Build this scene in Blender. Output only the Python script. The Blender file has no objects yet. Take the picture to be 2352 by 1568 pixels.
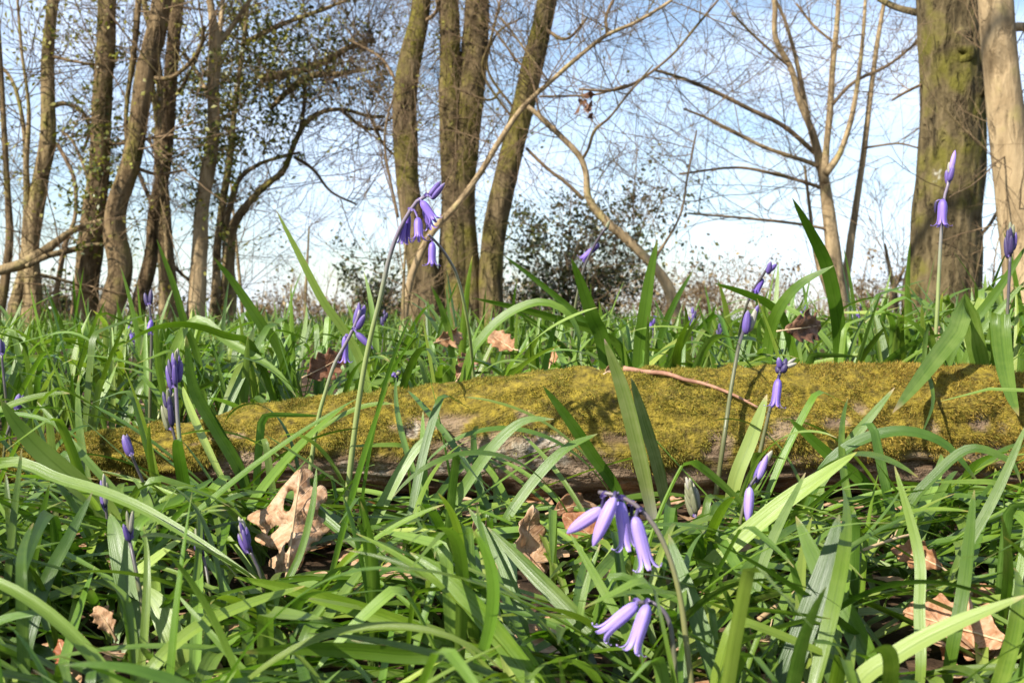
import bpy, bmesh, math, random
import numpy as np
from mathutils import Vector, Matrix, noise, geometry

rng = random.Random(7)
R = math.radians
sc = bpy.context.scene
COL = sc.collection

# ------------------------------------------------------------------ camera
FPX, CX, CY, HORIZON = 2600.0, 1176.0, 784.0, 735.0
CAM = Vector((0.0, 0.0, 0.20))
PITCH = math.atan((CY - HORIZON) / FPX)
FWD = Vector((0, math.cos(PITCH), -math.sin(PITCH)))
UP = Vector((0, math.sin(PITCH), math.cos(PITCH)))

def P(px, py, Y):
    """point at distance Y in front of the viewer seen at photo pixel px, py"""
    d = FWD + Vector((1, 0, 0)) * ((px - CX) / FPX) + UP * ((CY - py) / FPX)
    return CAM + d * (Y / d.y)

def pix(p):
    v = Vector(p) - CAM
    f = v.dot(FWD)
    if f < 1e-3:
        return None
    return CX + FPX * v.x / f, CY - FPX * v.dot(UP) / f, f

def mpp(Y):
    return Y / FPX

# ------------------------------------------------------------------ terrain
_TY = [-5, 0.3, 0.6, 1.0, 1.4, 2.5, 5, 9, 20, 60, 700]
_TZ = [0.0, 0.0, 0.018, 0.042, 0.066, 0.088, 0.112, 0.135, 0.14, -0.2, -2.0]

def gz(x, y):
    z = float(np.interp(y, _TY, _TZ))
    if 1.05 < y < 4:
        z += 0.035 * max(0.0, min(1.0, (x - 0.15) / 0.35)) * math.exp(-((y - 1.5) / 0.7) ** 2)
    if y < 12:
        z += 0.006 * noise.noise((x * 5, y * 5, 0)) 
    return z

# ------------------------------------------------------------------ mesh building
WLOC = {}

class MB:
    def __init__(s):
        s.v, s.q, s.t, s.uv, s.n = [], [], [], [], 0
    def add(s, verts, quads=None, tris=None, uv=None):
        verts = np.asarray(verts, dtype=np.float64).reshape(-1, 3)
        s.v.append(verts)
        if uv is None:
            uv = np.zeros((len(verts), 2))
        s.uv.append(np.asarray(uv, dtype=np.float64).reshape(-1, 2))
        if quads is not None and len(quads):
            s.q.append(np.asarray(quads, dtype=np.int64) + s.n)
        if tris is not None and len(tris):
            s.t.append(np.asarray(tris, dtype=np.int64) + s.n)
        s.n += len(verts)
    def mesh(s, name, mat, origin=(0, 0, 0), smooth=True):
        me = bpy.data.meshes.new(name)
        V = np.concatenate(s.v) - np.asarray(origin, dtype=np.float64)
        UV = np.concatenate(s.uv)
        q = np.concatenate(s.q) if s.q else np.zeros((0, 4), np.int64)
        t = np.concatenate(s.t) if s.t else np.zeros((0, 3), np.int64)
        loops = np.concatenate([q.ravel(), t.ravel()])
        starts = np.concatenate([np.arange(len(q)) * 4, len(q) * 4 + np.arange(len(t)) * 3])
        me.vertices.add(len(V)); me.vertices.foreach_set('co', V.ravel().astype(np.float32))
        me.loops.add(len(loops)); me.loops.foreach_set('vertex_index', loops.astype(np.int32))
        me.polygons.add(len(starts)); me.polygons.foreach_set('loop_start', starts.astype(np.int32))
        if smooth:
            me.polygons.foreach_set('use_smooth', np.ones(len(starts), dtype=bool))
        uvl = me.uv_layers.new(name='UVMap')
        uvl.data.foreach_set('uv', UV[loops].ravel().astype(np.float32))
        me.update(calc_edges=True)
        me.validate()
        me.materials.append(mat)
        return me
    def build(s, name, mat, parent=None, smooth=True):
        org = WLOC.get(parent.name, Vector((0, 0, 0))) if parent else Vector((0, 0, 0))
        o = bpy.data.objects.new(name, s.mesh(name, mat, org, smooth))
        COL.objects.link(o)
        if parent:
            o.parent = parent
        WLOC[o.name] = org
        return o

def tag(o, label=None, cat=None, group=None, kind=None):
    if label: o['label'] = label
    if cat: o['category'] = cat
    if group: o['group'] = group
    if kind: o['kind'] = kind
    return o

def thing(name, loc, label, cat, group=None):
    o = bpy.data.objects.new(name, None)
    o.empty_display_size = 0.02
    COL.objects.link(o)
    o.location = loc
    WLOC[o.name] = Vector(loc)
    return tag(o, label, cat, group)

def smooth_path(pts, n):
    """Catmull-Rom through a list of tuples of any dimension"""
    A = np.asarray(pts, dtype=float)
    if len(A) < 3:
        t = np.linspace(0, 1, n)[:, None]
        return A[0] * (1 - t) + A[-1] * t
    B = np.vstack([2 * A[0] - A[1], A, 2 * A[-1] - A[-2]])
    seg = np.linalg.norm(np.diff(A[:, :3], axis=0), axis=1)
    cum = np.concatenate([[0], np.cumsum(seg)])
    out = []
    for s in np.linspace(0, cum[-1], n):
        i = min(len(A) - 2, int(np.searchsorted(cum, s, side='right') - 1))
        i = max(i, 0)
        u = (s - cum[i]) / max(seg[i], 1e-9)
        p0, p1, p2, p3 = B[i], B[i + 1], B[i + 2], B[i + 3]
        out.append(0.5 * ((2 * p1) + (-p0 + p2) * u + (2 * p0 - 5 * p1 + 4 * p2 - p3) * u * u + (-p0 + 3 * p1 - 3 * p2 + p3) * u ** 3))
    return np.array(out)

def frames(C):
    T = np.gradient(C, axis=0)
    T /= np.linalg.norm(T, axis=1)[:, None] + 1e-12
    ref = np.array([0.31, -0.87, 0.38]) if abs(T[0] @ np.array([0.31, -0.87, 0.38])) < 0.9 else np.array([1.0, 0, 0])
    A = np.zeros_like(C); a = ref
    for i in range(len(C)):
        a = a - T[i] * (a @ T[i])
        a = a / (np.linalg.norm(a) + 1e-12)
        A[i] = a
    return T, A, np.cross(T, A)

def tube(mb, C, rad, sides=8, bump=0.0, ridge=0.0, cap=True, seed=0.0, bstretch=0.35):
    C = np.asarray(C, dtype=float); n = len(C)
    rad = np.broadcast_to(np.asarray(rad, dtype=float), (n,))
    T, A, B = frames(C)
    th = np.arange(sides) / sides * 2 * math.pi
    dirs = A[:, None, :] * np.cos(th)[None, :, None] + B[:, None, :] * np.sin(th)[None, :, None]
    rr = np.repeat(rad[:, None], sides, axis=1)
    L = np.concatenate([[0], np.cumsum(np.linalg.norm(np.diff(C, axis=0), axis=1))])
    if bump > 0:
        for i in range(n):
            for j in range(sides):
                r = rad[i]
                k = noise.noise((math.cos(th[j]) * 1.3 + seed, math.sin(th[j]) * 1.3, L[i] / max(rad.max(), 1e-6) * bstretch))
                k2 = noise.noise((math.cos(th[j]) * 4 + seed, math.sin(th[j]) * 4, L[i] / max(rad.max(), 1e-6) * bstretch * 3))
                k3 = ridge * noise.noise((math.cos(th[j]) * 8 + seed, math.sin(th[j]) * 8, L[i] / max(rad.max(), 1e-6) * 0.55)) if ridge else 0
                rr[i, j] *= 1 + bump * (k + 0.5 * k2) + k3
    V = C[:, None, :] + dirs * rr[:, :, None]
    idx = np.arange(n * sides).reshape(n, sides)
    a = idx[:-1]; b = np.roll(idx, -1, axis=1)[:-1]; c = np.roll(idx, -1, axis=1)[1:]; d = idx[1:]
    q = np.stack([a, b, c, d], axis=-1).reshape(-1, 4)
    uv = np.stack([np.repeat(th[None, :] / (2 * math.pi), n, 0), np.repeat((L / max(L[-1], 1e-9))[:, None], sides, 1)], axis=-1)
    V = V.reshape(-1, 3); uv = uv.reshape(-1, 2)
    tr = []
    if cap:
        V = np.vstack([V, C[0], C[-1]]); uv = np.vstack([uv, [0, 0], [0, 1]])
        i0, i1 = n * sides, n * sides + 1
        for j in range(sides):
            k = (j + 1) % sides
            tr.append((i0, idx[0, k], idx[0, j])); tr.append((i1, idx[-1, j], idx[-1, k]))
    mb.add(V, q, tr, uv)

def ribbon(mb, C, side, nrm, w, fold, cols=5):
    """leaf blade: a strip folded into a shallow keel along its midrib"""
    n = len(C)
    S = np.linspace(-1, 1, cols)
    w = np.asarray(w)[:, None, None]; fold = np.broadcast_to(np.asarray(fold), (n,))[:, None, None]
    V = C[:, None, :] + side[:, None, :] * (S[None, :, None] * w / 2) + nrm[:, None, :] * (np.abs(S)[None, :, None] ** 1.4 * fold * w / 2)
    idx = np.arange(n * cols).reshape(n, cols)
    q = np.stack([idx[:-1, :-1], idx[:-1, 1:], idx[1:, 1:], idx[1:, :-1]], axis=-1).reshape(-1, 4)
    uv = np.stack([np.repeat(((S + 1) / 2)[None, :], n, 0), np.repeat(np.linspace(0, 1, n)[:, None], cols, 1)], axis=-1)
    mb.add(V.reshape(-1, 3), q, None, uv.reshape(-1, 2))

def blade_w(t, W, tip=0.5):
    t = np.asarray(t)
    w = 0.62 + 0.38 * np.clip(t / 0.35, 0, 1)
    k = np.clip((t - (1 - tip)) / tip, 0, 1)
    return W * w * np.clip(1 - k ** 1.9, 0.0, 1) ** 0.72 + 0.0004

# ------------------------------------------------------------------ materials
class NT:
    def __init__(s, name):
        s.m = bpy.data.materials.new(name); s.m.use_nodes = True
        s.nt = s.m.node_tree; s.nt.nodes.clear()
        s.out = s.n('ShaderNodeOutputMaterial')
    def n(s, typ, ins=None, **props):
        nd = s.nt.nodes.new(typ)
        for k, v in props.items():
            setattr(nd, k, v)
        for k, v in (ins or {}).items():
            if hasattr(v, 'is_linked') or isinstance(v, bpy.types.NodeSocket):
                s.nt.links.new(v, nd.inputs[k])
            else:
                nd.inputs[k].default_value = v
        return nd
    def ramp(s, fac, stops, interp='LINEAR'):
        nd = s.nt.nodes.new('ShaderNodeValToRGB')
        nd.color_ramp.interpolation = interp
        el = nd.color_ramp.elements
        while len(el) < len(stops):
            el.new(0.5)
        for e, (p, c) in zip(el, stops):
            e.position = p
            e.color = (*c, 1) if len(c) == 3 else c
        s.nt.links.new(fac, nd.inputs[0])
        return nd.outputs[0]
    def mix(s, fac, a, b, mode='MIX'):
        nd = s.nt.nodes.new('ShaderNodeMix'); nd.data_type = 'RGBA'; nd.blend_type = mode
        for k, v in ((0, fac), (6, a), (7, b)):
            if isinstance(v, bpy.types.NodeSocket):
                s.nt.links.new(v, nd.inputs[k])
            else:
                nd.inputs[k].default_value = v if not (isinstance(v, tuple) and len(v) == 3) else (*v, 1)
        return nd.outputs[2]
    def math(s, op, a, b=0.0, c=None, clamp=False):
        nd = s.nt.nodes.new('ShaderNodeMath'); nd.operation = op; nd.use_clamp = clamp
        for k, v in ((0, a), (1, b), (2, c)):
            if v is None: continue
            if isinstance(v, bpy.types.NodeSocket): s.nt.links.new(v, nd.inputs[k])
            else: nd.inputs[k].default_value = v
        return nd.outputs[0]
    def noise(s, vec, scale, detail=4, rough=0.55, dist=0.0):
        nd = s.n('ShaderNodeTexNoise', {'Scale': scale, 'Detail': detail, 'Roughness': rough, 'Distortion': dist})
        if vec is not None: s.nt.links.new(vec, nd.inputs['Vector'])
        return nd.outputs[0]
    def mapping(s, vec, scale=(1, 1, 1), loc=(0, 0, 0)):
        nd = s.n('ShaderNodeMapping', {'Scale': scale, 'Location': loc})
        s.nt.links.new(vec, nd.inputs['Vector'])
        return nd.outputs[0]
    def bump(s, h, strength=0.5, dist=0.01):
        return s.n('ShaderNodeBump', {'Height': h, 'Strength': strength, 'Distance': dist}).outputs[0]
    def bsdf(s, col, rough=0.7, normal=None, spec=0.5, transl=0.0, tcol=None, **extra):
        p = s.n('ShaderNodeBsdfPrincipled', {'Base Color': col if isinstance(col, bpy.types.NodeSocket) else (*col, 1), 'Roughness': rough, 'Specular IOR Level': spec, **extra})
        if normal is not None: s.nt.links.new(normal, p.inputs['Normal'])
        o = p.outputs[0]
        if transl > 0:
            tr = s.n('ShaderNodeBsdfTranslucent', {'Color': tcol if tcol is not None else col})
            mx = s.n('ShaderNodeMixShader', {0: transl})
            s.nt.links.new(o, mx.inputs[1]); s.nt.links.new(tr.outputs[0], mx.inputs[2])
            o = mx.outputs[0]
        s.nt.links.new(o, s.out.inputs[0])
        return s.m
    def rand(s):
        oi = s.n('ShaderNodeObjectInfo'); g = s.n('ShaderNodeNewGeometry')
        a = s.math('ADD', oi.outputs['Random'], g.outputs['Random Per Island'])
        return s.math('FRACT', a), oi, g

def mat_leaf(name, dark, mid, light):
    k = NT(name)
    r, oi, g = k.rand()
    uv = k.n('ShaderNodeUVMap').outputs[0]
    base = k.ramp(r, [(0.0, dark), (0.45, mid), (0.8, light), (1.0, mid)])
    sep = k.n('ShaderNodeSeparateXYZ', {0: uv})
    u, v = sep.outputs[0], sep.outputs[1]
    # parallel veins, pale midrib line, paler towards the sheath
    vein = k.noise(k.mapping(uv, (22, 0.6, 1)), 1.0, 3)
    base = k.mix(k.math('MULTIPLY', k.math('SUBTRACT', vein, 0.25, clamp=True), 0.9), base, light)
    mid_ = k.math('ABSOLUTE', k.math('SUBTRACT', u, 0.5))
    rib = k.math('SUBTRACT', 1.0, k.math('MULTIPLY', mid_, 14.0), clamp=True)
    base = k.mix(k.math('MULTIPLY', rib, 0.35), base, dark)
    foot = k.math('SUBTRACT', 1.0, k.math('MULTIPLY', v, 4.5), clamp=True)
    base = k.mix(k.math('MULTIPLY', foot, 0.5), base, (0.22, 0.27, 0.09))
    tl = k.math('SUBTRACT', 0.98, k.math('MULTIPLY', k.math('FRACT', k.math('MULTIPLY', r, 7.3)), 0.045))
    tip = k.math('MULTIPLY', k.math('SUBTRACT', v, tl, clamp=True), 22.0, clamp=True)
    base = k.mix(k.math('MULTIPLY', tip, 0.7), base, (0.30, 0.22, 0.08))
    obj = k.n('ShaderNodeTexCoord').outputs['Object']
    blot = k.noise(obj, 60, 3)
    base = k.mix(k.math('MULTIPLY', k.math('SUBTRACT', blot, 0.45, clamp=True), 1.2, clamp=True), base, light)
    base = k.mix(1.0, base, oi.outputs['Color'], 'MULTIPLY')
    nrm = k.bump(k.math('ADD', vein, k.math('MULTIPLY', blot, 0.4)), 0.35, 0.0012)
    rough = k.math('ADD', 0.27, k.math('MULTIPLY', blot, 0.2))
    tc = k.mix(1.0, base, (1.3, 1.6, 0.6, 1), 'MULTIPLY')
    return k.bsdf(base, rough, nrm, 0.5, 0.28, tc)

def mat_bark(name, c_dark, c_mid, c_light, moss=(0.10, 0.10, 0.02), moss_amt=0.4, stretch=6.0, scale=9.0, bump=0.9, lichen=None):
    k = NT(name)
    co = k.n('ShaderNodeTexCoord').outputs['Object']
    m = k.mapping(co, (1, 1, 1.0 / stretch))
    n1 = k.noise(m, scale * 4, 6, 0.65)
    n2 = k.noise(co, scale * 0.35, 3)
    n3 = k.noise(co, scale * 1.4, 4, 0.6)
    col = k.ramp(n1, [(0.28, c_dark), (0.5, c_mid), (0.72, c_light)])
    col = k.mix(k.ramp(n3, [(0.35, (0, 0, 0)), (0.7, (0.5, 0.5, 0.5))]), col, c_light)
    mm = k.ramp(k.math('ADD', k.math('MULTIPLY', n2, 0.65), k.math('MULTIPLY', n3, 0.35)), [(0.62 - 0.25 * moss_amt, (0, 0, 0)), (0.72 - 0.2 * moss_amt, (1, 1, 1))])
    col = k.mix(k.math('MULTIPLY', mm, 0.85), col, k.mix(n1, moss, tuple(c * 1.9 for c in moss)))
    crack = k.noise(k.mapping(co, (1, 1, 0.28)), scale * 2.2, 5, 0.6, 0.5)
    cr_ = k.ramp(crack, [(0.36, (1, 1, 1)), (0.46, (0, 0, 0))])
    col = k.mix(k.math('MULTIPLY', cr_, 0.6), col, c_dark)
    if lichen:
        d = k.n('ShaderNodeVectorMath', {0: co, 1: lichen}, operation='DISTANCE').outputs['Value']
        d = k.math('ADD', d, k.math('MULTIPLY', k.math('SUBTRACT', k.noise(co, 45, 4), 0.5), 0.09))
        col = k.mix(k.ramp(d, [(0.036, (0.9, 0.9, 0.9)), (0.052, (0, 0, 0))]), col, k.ramp(n1, [(0.35, (0.2, 0.19, 0.14)), (0.6, (0.46, 0.45, 0.38))]))
    nrm = k.bump(k.math('SUBTRACT', k.math('ADD', n1, k.math('MULTIPLY', n3, 0.6)), k.math('MULTIPLY', cr_, 0.8)), bump, 0.025)
    return k.bsdf(col, 0.9, nrm, 0.15)

M = {}
M['leaf'] = mat_leaf('bluebell_leaf', (0.018, 0.054, 0.0014), (0.060, 0.130, 0.0045), (0.150, 0.220, 0.032))
M['leaf_back'] = M['leaf']
M['tan_bark'] = mat_bark('tan_bark', (0.07, 0.047, 0.022), (0.215, 0.152, 0.075), (0.38, 0.285, 0.15), (0.125, 0.115, 0.018), 0.5)
M['brown_bark'] = mat_bark('brown_bark', (0.036, 0.024, 0.012), (0.14, 0.093, 0.045), (0.27, 0.19, 0.10), (0.095, 0.085, 0.014), 0.5)
M['dark_bark'] = mat_bark('dark_bark', (0.035, 0.023, 0.012), (0.11, 0.072, 0.035), (0.20, 0.14, 0.075), (0.07, 0.07, 0.014), 0.4)
M['oak_bark'] = mat_bark('oak_bark', (0.028, 0.020, 0.010), (0.11, 0.078, 0.038), (0.225, 0.165, 0.088), (0.095, 0.084, 0.012), 0.62, 4.0, 8.0, 1.0)
M['pale_bark'] = mat_bark('pale_bark', (0.10, 0.068, 0.034), (0.26, 0.185, 0.098), (0.40, 0.30, 0.17), (0.17, 0.15, 0.04), 0.25, 5.0, 7.0, 0.5)
M['twig'] = mat_bark('twig_bark', (0.06, 0.038, 0.022), (0.15, 0.10, 0.055), (0.26, 0.18, 0.10), (0.10, 0.085, 0.02), 0.3, 2.0, 6.0, 0.2)
M['dark_twig'] = mat_bark('dark_twig_bark', (0.04, 0.028, 0.018), (0.10, 0.07, 0.045), (0.17, 0.12, 0.075), (0.08, 0.07, 0.02), 0.3, 2.0, 6.0, 0.2)

def mat_simple(name, stops, scale, rough=0.8, spec=0.3, transl=0.0, bump=0.3, bdist=0.002, island=0.0, tmul=None):
    k = NT(name)
    co = k.n('ShaderNodeTexCoord').outputs['Object']
    n1 = k.noise(co, scale, 5, 0.6)
    f = n1
    if island and scale == 22:
        n1 = k.math('ADD', k.math('MULTIPLY', n1, 0.55), k.math('MULTIPLY', k.noise(co, 62, 4, 0.6), 0.45)); n1 = k.math('ADD', 0.5, k.math('MULTIPLY', k.math('SUBTRACT', n1, 0.5), 2.0)); f = n1
    if island:
        r, oi, g = k.rand()
        f = k.math('ADD', k.math('MULTIPLY', n1, 1 - island), k.math('MULTIPLY', r, island))
    col = k.ramp(f, stops)
    tc = k.mix(1.0, col, tmul, 'MULTIPLY') if tmul else col
    return k.bsdf(col, rough, k.bump(n1, bump, bdist) if bump else None, spec, transl, tc)

M['moss'] = mat_simple('moss_strands', [(0.15, (0.040, 0.042, 0.008)), (0.40, (0.135, 0.126, 0.019)), (0.60, (0.25, 0.222, 0.032)), (0.90, (0.41, 0.37, 0.075))], 22, 0.7, 0.2, 0.25, 0, 0, 0.35, (1.3, 1.25, 0.6, 1))
M['moss_red'] = mat_simple('russet_moss_strands', [(0.18, (0.06, 0.040, 0.010)), (0.45, (0.23, 0.155, 0.024)), (0.85, (0.48, 0.34, 0.065))], 22, 0.7, 0.2, 0.25, 0, 0, 0.5, (1.3, 1.2, 0.6, 1))
M['soil'] = mat_simple('leaf_mould', [(0.3, (0.012, 0.008, 0.005)), (0.5, (0.045, 0.028, 0.016)), (0.7, (0.13, 0.08, 0.045))], 45, 0.95, 0.1, 0, 0.9, 0.01)
M['field'] = mat_simple('far_field', [(0.3, (0.12, 0.10, 0.05)), (0.6, (0.2, 0.16, 0.09))], 0.5, 0.95, 0.1, 0, 0.2, 0.05)
M['ivy'] = mat_simple('ivy_leaf', [(0.1, (0.03, 0.042, 0.008)), (0.5, (0.105, 0.125, 0.018)), (0.9, (0.27, 0.27, 0.05))], 3, 0.4, 0.5, 0.25, 0, 0, 0.75, (1.5, 1.4, 0.5, 1))
M['holly'] = mat_simple('holly_leaf', [(0.1, (0.014, 0.022, 0.010)), (0.5, (0.040, 0.055, 0.016)), (0.9, (0.12, 0.125, 0.035))], 3, 0.35, 0.5, 0.15, 0, 0, 0.75, (1.5, 1.4, 0.5, 1))
M['bud_leaf'] = mat_simple('young_leaf', [(0.1, (0.16, 0.15, 0.03)), (0.9, (0.36, 0.33, 0.08))], 3, 0.5, 0.4, 0.4, 0, 0, 0.6, (1.3, 1.3, 0.6, 1))
M['straw'] = mat_simple('dry_stalk', [(0.2, (0.22, 0.14, 0.07)), (0.5, (0.42, 0.29, 0.16)), (0.8, (0.60, 0.45, 0.27))], 30, 0.8, 0.3, 0.1, 0, 0, 0.5)
M['bramble'] = mat_simple('dry_bramble', [(0.2, (0.08, 0.052, 0.025)), (0.5, (0.18, 0.125, 0.06)), (0.8, (0.32, 0.245, 0.13))], 2, 0.9, 0.1, 0.1, 0, 0, 0.6)

def mat_flower(name, base, body, tip, rough=0.42, transl=0.3):
    k = NT(name)
    uv = k.n('ShaderNodeUVMap').outputs[0]
    sep = k.n('ShaderNodeSeparateXYZ', {0: uv})
    co = k.n('ShaderNodeTexCoord').outputs['Object']
    nz = k.noise(co, 140, 3)
    vv = k.math('ADD', sep.outputs[1], k.math('MULTIPLY', k.math('SUBTRACT', nz, 0.5), 0.35))
    col = k.ramp(vv, [(0.0, base), (0.35, body), (0.7, body), (1.0, tip)])
    rib = k.math('SUBTRACT', 1.0, k.math('MULTIPLY', k.math('ABSOLUTE', k.math('SUBTRACT', sep.outputs[0], 0.5)), 5.0), clamp=True)
    edge = k.math('MULTIPLY', k.math('SUBTRACT', k.math('ABSOLUTE', k.math('SUBTRACT', sep.outputs[0], 0.5)), 0.38, clamp=True), 6.0, clamp=True)
    col = k.mix(k.math('MULTIPLY', edge, 0.5), col, tip)
    col = k.mix(k.math('MULTIPLY', rib, 0.7), col, tuple(c * 0.55 for c in body[:2]) + (body[2] * 0.8,))
    streak = k.noise(k.mapping(uv, (24, 1.2, 1)), 1.0, 2)
    col = k.mix(k.math('MULTIPLY', streak, 0.25), col, tip)
    return k.bsdf(col, rough, k.bump(streak, 0.2, 0.0008), 0.4, transl, col)

M['bell'] = mat_flower('bluebell_petal', (0.15, 0.10, 0.46), (0.27, 0.17, 0.58), (0.38, 0.26, 0.68))
M['bell_dark'] = mat_flower('bluebell_petal_deep', (0.09, 0.06, 0.30), (0.16, 0.09, 0.42), (0.26, 0.17, 0.54))
M['bud'] = mat_flower('bluebell_bud', (0.06, 0.045, 0.17), (0.10, 0.055, 0.27), (0.26, 0.21, 0.30), 0.5, 0.15)
M['bud_dark'] = mat_flower('bluebell_bud_dark', (0.025, 0.018, 0.05), (0.04, 0.025, 0.10), (0.10, 0.085, 0.12), 0.5, 0.1)
M['bud_pale'] = mat_flower('bluebell_bud_pale', (0.15, 0.12, 0.24), (0.30, 0.28, 0.24), (0.45, 0.43, 0.24), 0.5, 0.2)
M['bud_green'] = mat_flower('bluebell_bud_green', (0.11, 0.12, 0.08), (0.19, 0.20, 0.10), (0.34, 0.31, 0.22), 0.5, 0.2)

def mat_stem(name, low, high):
    k = NT(name)
    uv = k.n('ShaderNodeUVMap').outputs[0]
    sep = k.n('ShaderNodeSeparateXYZ', {0: uv})
    co = k.n('ShaderNodeTexCoord').outputs['Object']
    nz = k.noise(co, 90, 3)
    vv = k.math('ADD', sep.outputs[1], k.math('MULTIPLY', k.math('SUBTRACT', nz, 0.5), 0.15))
    col = k.ramp(vv, [(0.0, low), (0.62, low), (0.86, high), (1.0, high)])
    col = k.mix(k.math('MULTIPLY', nz, 0.3), col, (0.2, 0.2, 0.1))
    return k.bsdf(col, 0.42, None, 0.45)
M['stem_green'] = mat_stem('pale_green_stem', (0.20, 0.245, 0.075), (0.17, 0.13, 0.20))
M['stem_dark'] = mat_stem('dark_purple_stem', (0.08, 0.085, 0.03), (0.045, 0.03, 0.06))

def mat_dead(name, pale, mid, dark, transl=0.2):
    k = NT(name)
    uv = k.n('ShaderNodeUVMap').outputs[0]
    co = k.n('ShaderNodeTexCoord').outputs['Object']
    oi = k.n('ShaderNodeObjectInfo')
    off = k.n('ShaderNodeVectorMath', {0: co, 1: oi.outputs['Location']}, operation='ADD').outputs[0]
    n1 = k.noise(off, 85, 6, 0.7, 0.8)
    n2 = k.noise(off, 300, 3)
    col = k.ramp(n1, [(0.33, dark), (0.47, mid), (0.60, pale)])
    col = k.mix(k.math('MULTIPLY', n2, 0.35), col, mid)
    sep = k.n('ShaderNodeSeparateXYZ', {0: uv})
    du = k.math('ABSOLUTE', k.math('SUBTRACT', sep.outputs[0], 0.5))
    rib = k.math('SUBTRACT', 1.0, k.math('MULTIPLY', du, 60.0), clamp=True)
    # side veins run out and up from the midrib
    w = k.math('SINE', k.math('MULTIPLY', k.math('SUBTRACT', sep.outputs[1], k.math('MULTIPLY', du, 0.9)), 48.0))
    sv = k.math('MULTIPLY', k.math('SUBTRACT', w, 0.93, clamp=True), 12.0, clamp=True)
    vein = k.math('MAXIMUM', rib, k.math('MULTIPLY', sv, 0.7))
    col = k.mix(k.math('MULTIPLY', vein, 0.45), col, tuple(min(1, c * 1.15) for c in pale))
    col = k.mix(1.0, col, oi.outputs['Color'], 'MULTIPLY')
    h = k.math('ADD', k.math('MULTIPLY', vein, 0.8), n2)
    return k.bsdf(col, 0.6, k.bump(h, 0.5, 0.0015), 0.35, transl, k.mix(1.0, col, (1.1, 0.8, 0.5, 1), 'MULTIPLY'))
M['oak_leaf'] = mat_dead('dead_oak_leaf', (0.54, 0.375, 0.24), (0.38, 0.22, 0.115), (0.17, 0.075, 0.03))
M['dark_dead'] = mat_dead('dark_dead_leaf', (0.20, 0.10, 0.05), (0.12, 0.055, 0.028), (0.05, 0.025, 0.015), 0.1)

def mat_log():
    k = NT('rotten_log_bark')
    uv = k.n('ShaderNodeUVMap').outputs[0]      # u metres along, v metres round
    co = k.n('ShaderNodeTexCoord').outputs['Object']
    n1 = k.noise(k.mapping(uv, (16, 60, 1)), 1.0, 6, 0.65, 0.4)
    n2 = k.noise(co, 26, 4)
    n3 = k.noise(co, 160, 4)
    col = k.ramp(n1, [(0.28, (0.028, 0.016, 0.009)), (0.45, (0.115, 0.073, 0.042)), (0.62, (0.26, 0.185, 0.12))])
    col = k.mix(k.ramp(n2, [(0.45, (0, 0, 0)), (0.65, (0.55, 0.55, 0.55))]), col, (0.27, 0.195, 0.13))
    at = k.n('ShaderNodeAttribute', attribute_name='moss', attribute_type='GEOMETRY').outputs['Fac']
    li = k.n('ShaderNodeAttribute', attribute_name='lichen', attribute_type='GEOMETRY').outputs['Fac']
    col = k.mix(k.math('MULTIPLY', li, k.ramp(k.noise(co, 95, 4, 0.7), [(0.40, (0.0, 0.0, 0.0)), (0.56, (0.85, 0.85, 0.85))])), col, k.ramp(n3, [(0.36, (0.11, 0.09, 0.06)), (0.60, (0.46, 0.41, 0.33))]))
    mc = k.ramp(n3, [(0.3, (0.05, 0.038, 0.006)), (0.65, (0.24, 0.18, 0.018))])
    col = k.mix(k.math('MULTIPLY', at, 0.95), col, mc)
    h = k.math('ADD', n1, k.math('MULTIPLY', n3, 0.35))
    return k.bsdf(col, 0.88, k.bump(h, 1.0, 0.012), 0.2)
M['log'] = mat_log()

M['bud_lilac'] = mat_flower('bluebell_bud_lilac', (0.48, 0.40, 0.72), (0.46, 0.33, 0.72), (0.38, 0.24, 0.62), 0.42, 0.3)
M['bell_soft'] = M['bell']
M['stem_olive'] = mat_stem('olive_stem', (0.135, 0.135, 0.042), (0.10, 0.07, 0.10))

M['bell_near'] = mat_flower('near_bluebell_petal', (0.24, 0.18, 0.58), (0.42, 0.30, 0.72), (0.54, 0.41, 0.80))

# ------------------------------------------------------------------ camera, sun and sky
cd = bpy.data.cameras.new('camera'); cam = bpy.data.objects.new('camera', cd); COL.objects.link(cam)
cd.sensor_width = 36; cd.lens = 36 * FPX / 2352
cd.clip_start = 0.02; cd.clip_end = 3000
cam.location = CAM; cam.rotation_euler = (math.pi / 2 - PITCH, 0, 0)
cd.dof.use_dof = True; cd.dof.focus_distance = 0.82; cd.dof.aperture_fstop = 24.0
sc.camera = cam

SUN_EL, SUN_AZ = R(41), R(-131)         # azimuth clockwise from +Y: behind the camera, to its left
S = Vector((math.sin(SUN_AZ) * math.cos(SUN_EL), math.cos(SUN_AZ) * math.cos(SUN_EL), math.sin(SUN_EL)))
ld = bpy.data.lights.new('sun', 'SUN'); ld.energy = 5.0; ld.angle = R(0.53); ld.color = (1.0, 0.945, 0.85)
lo = bpy.data.objects.new('sun', ld); COL.objects.link(lo)
lo.rotation_euler = (-S).to_track_quat('-Z', 'Y').to_euler(); lo.location = S * 30

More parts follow.
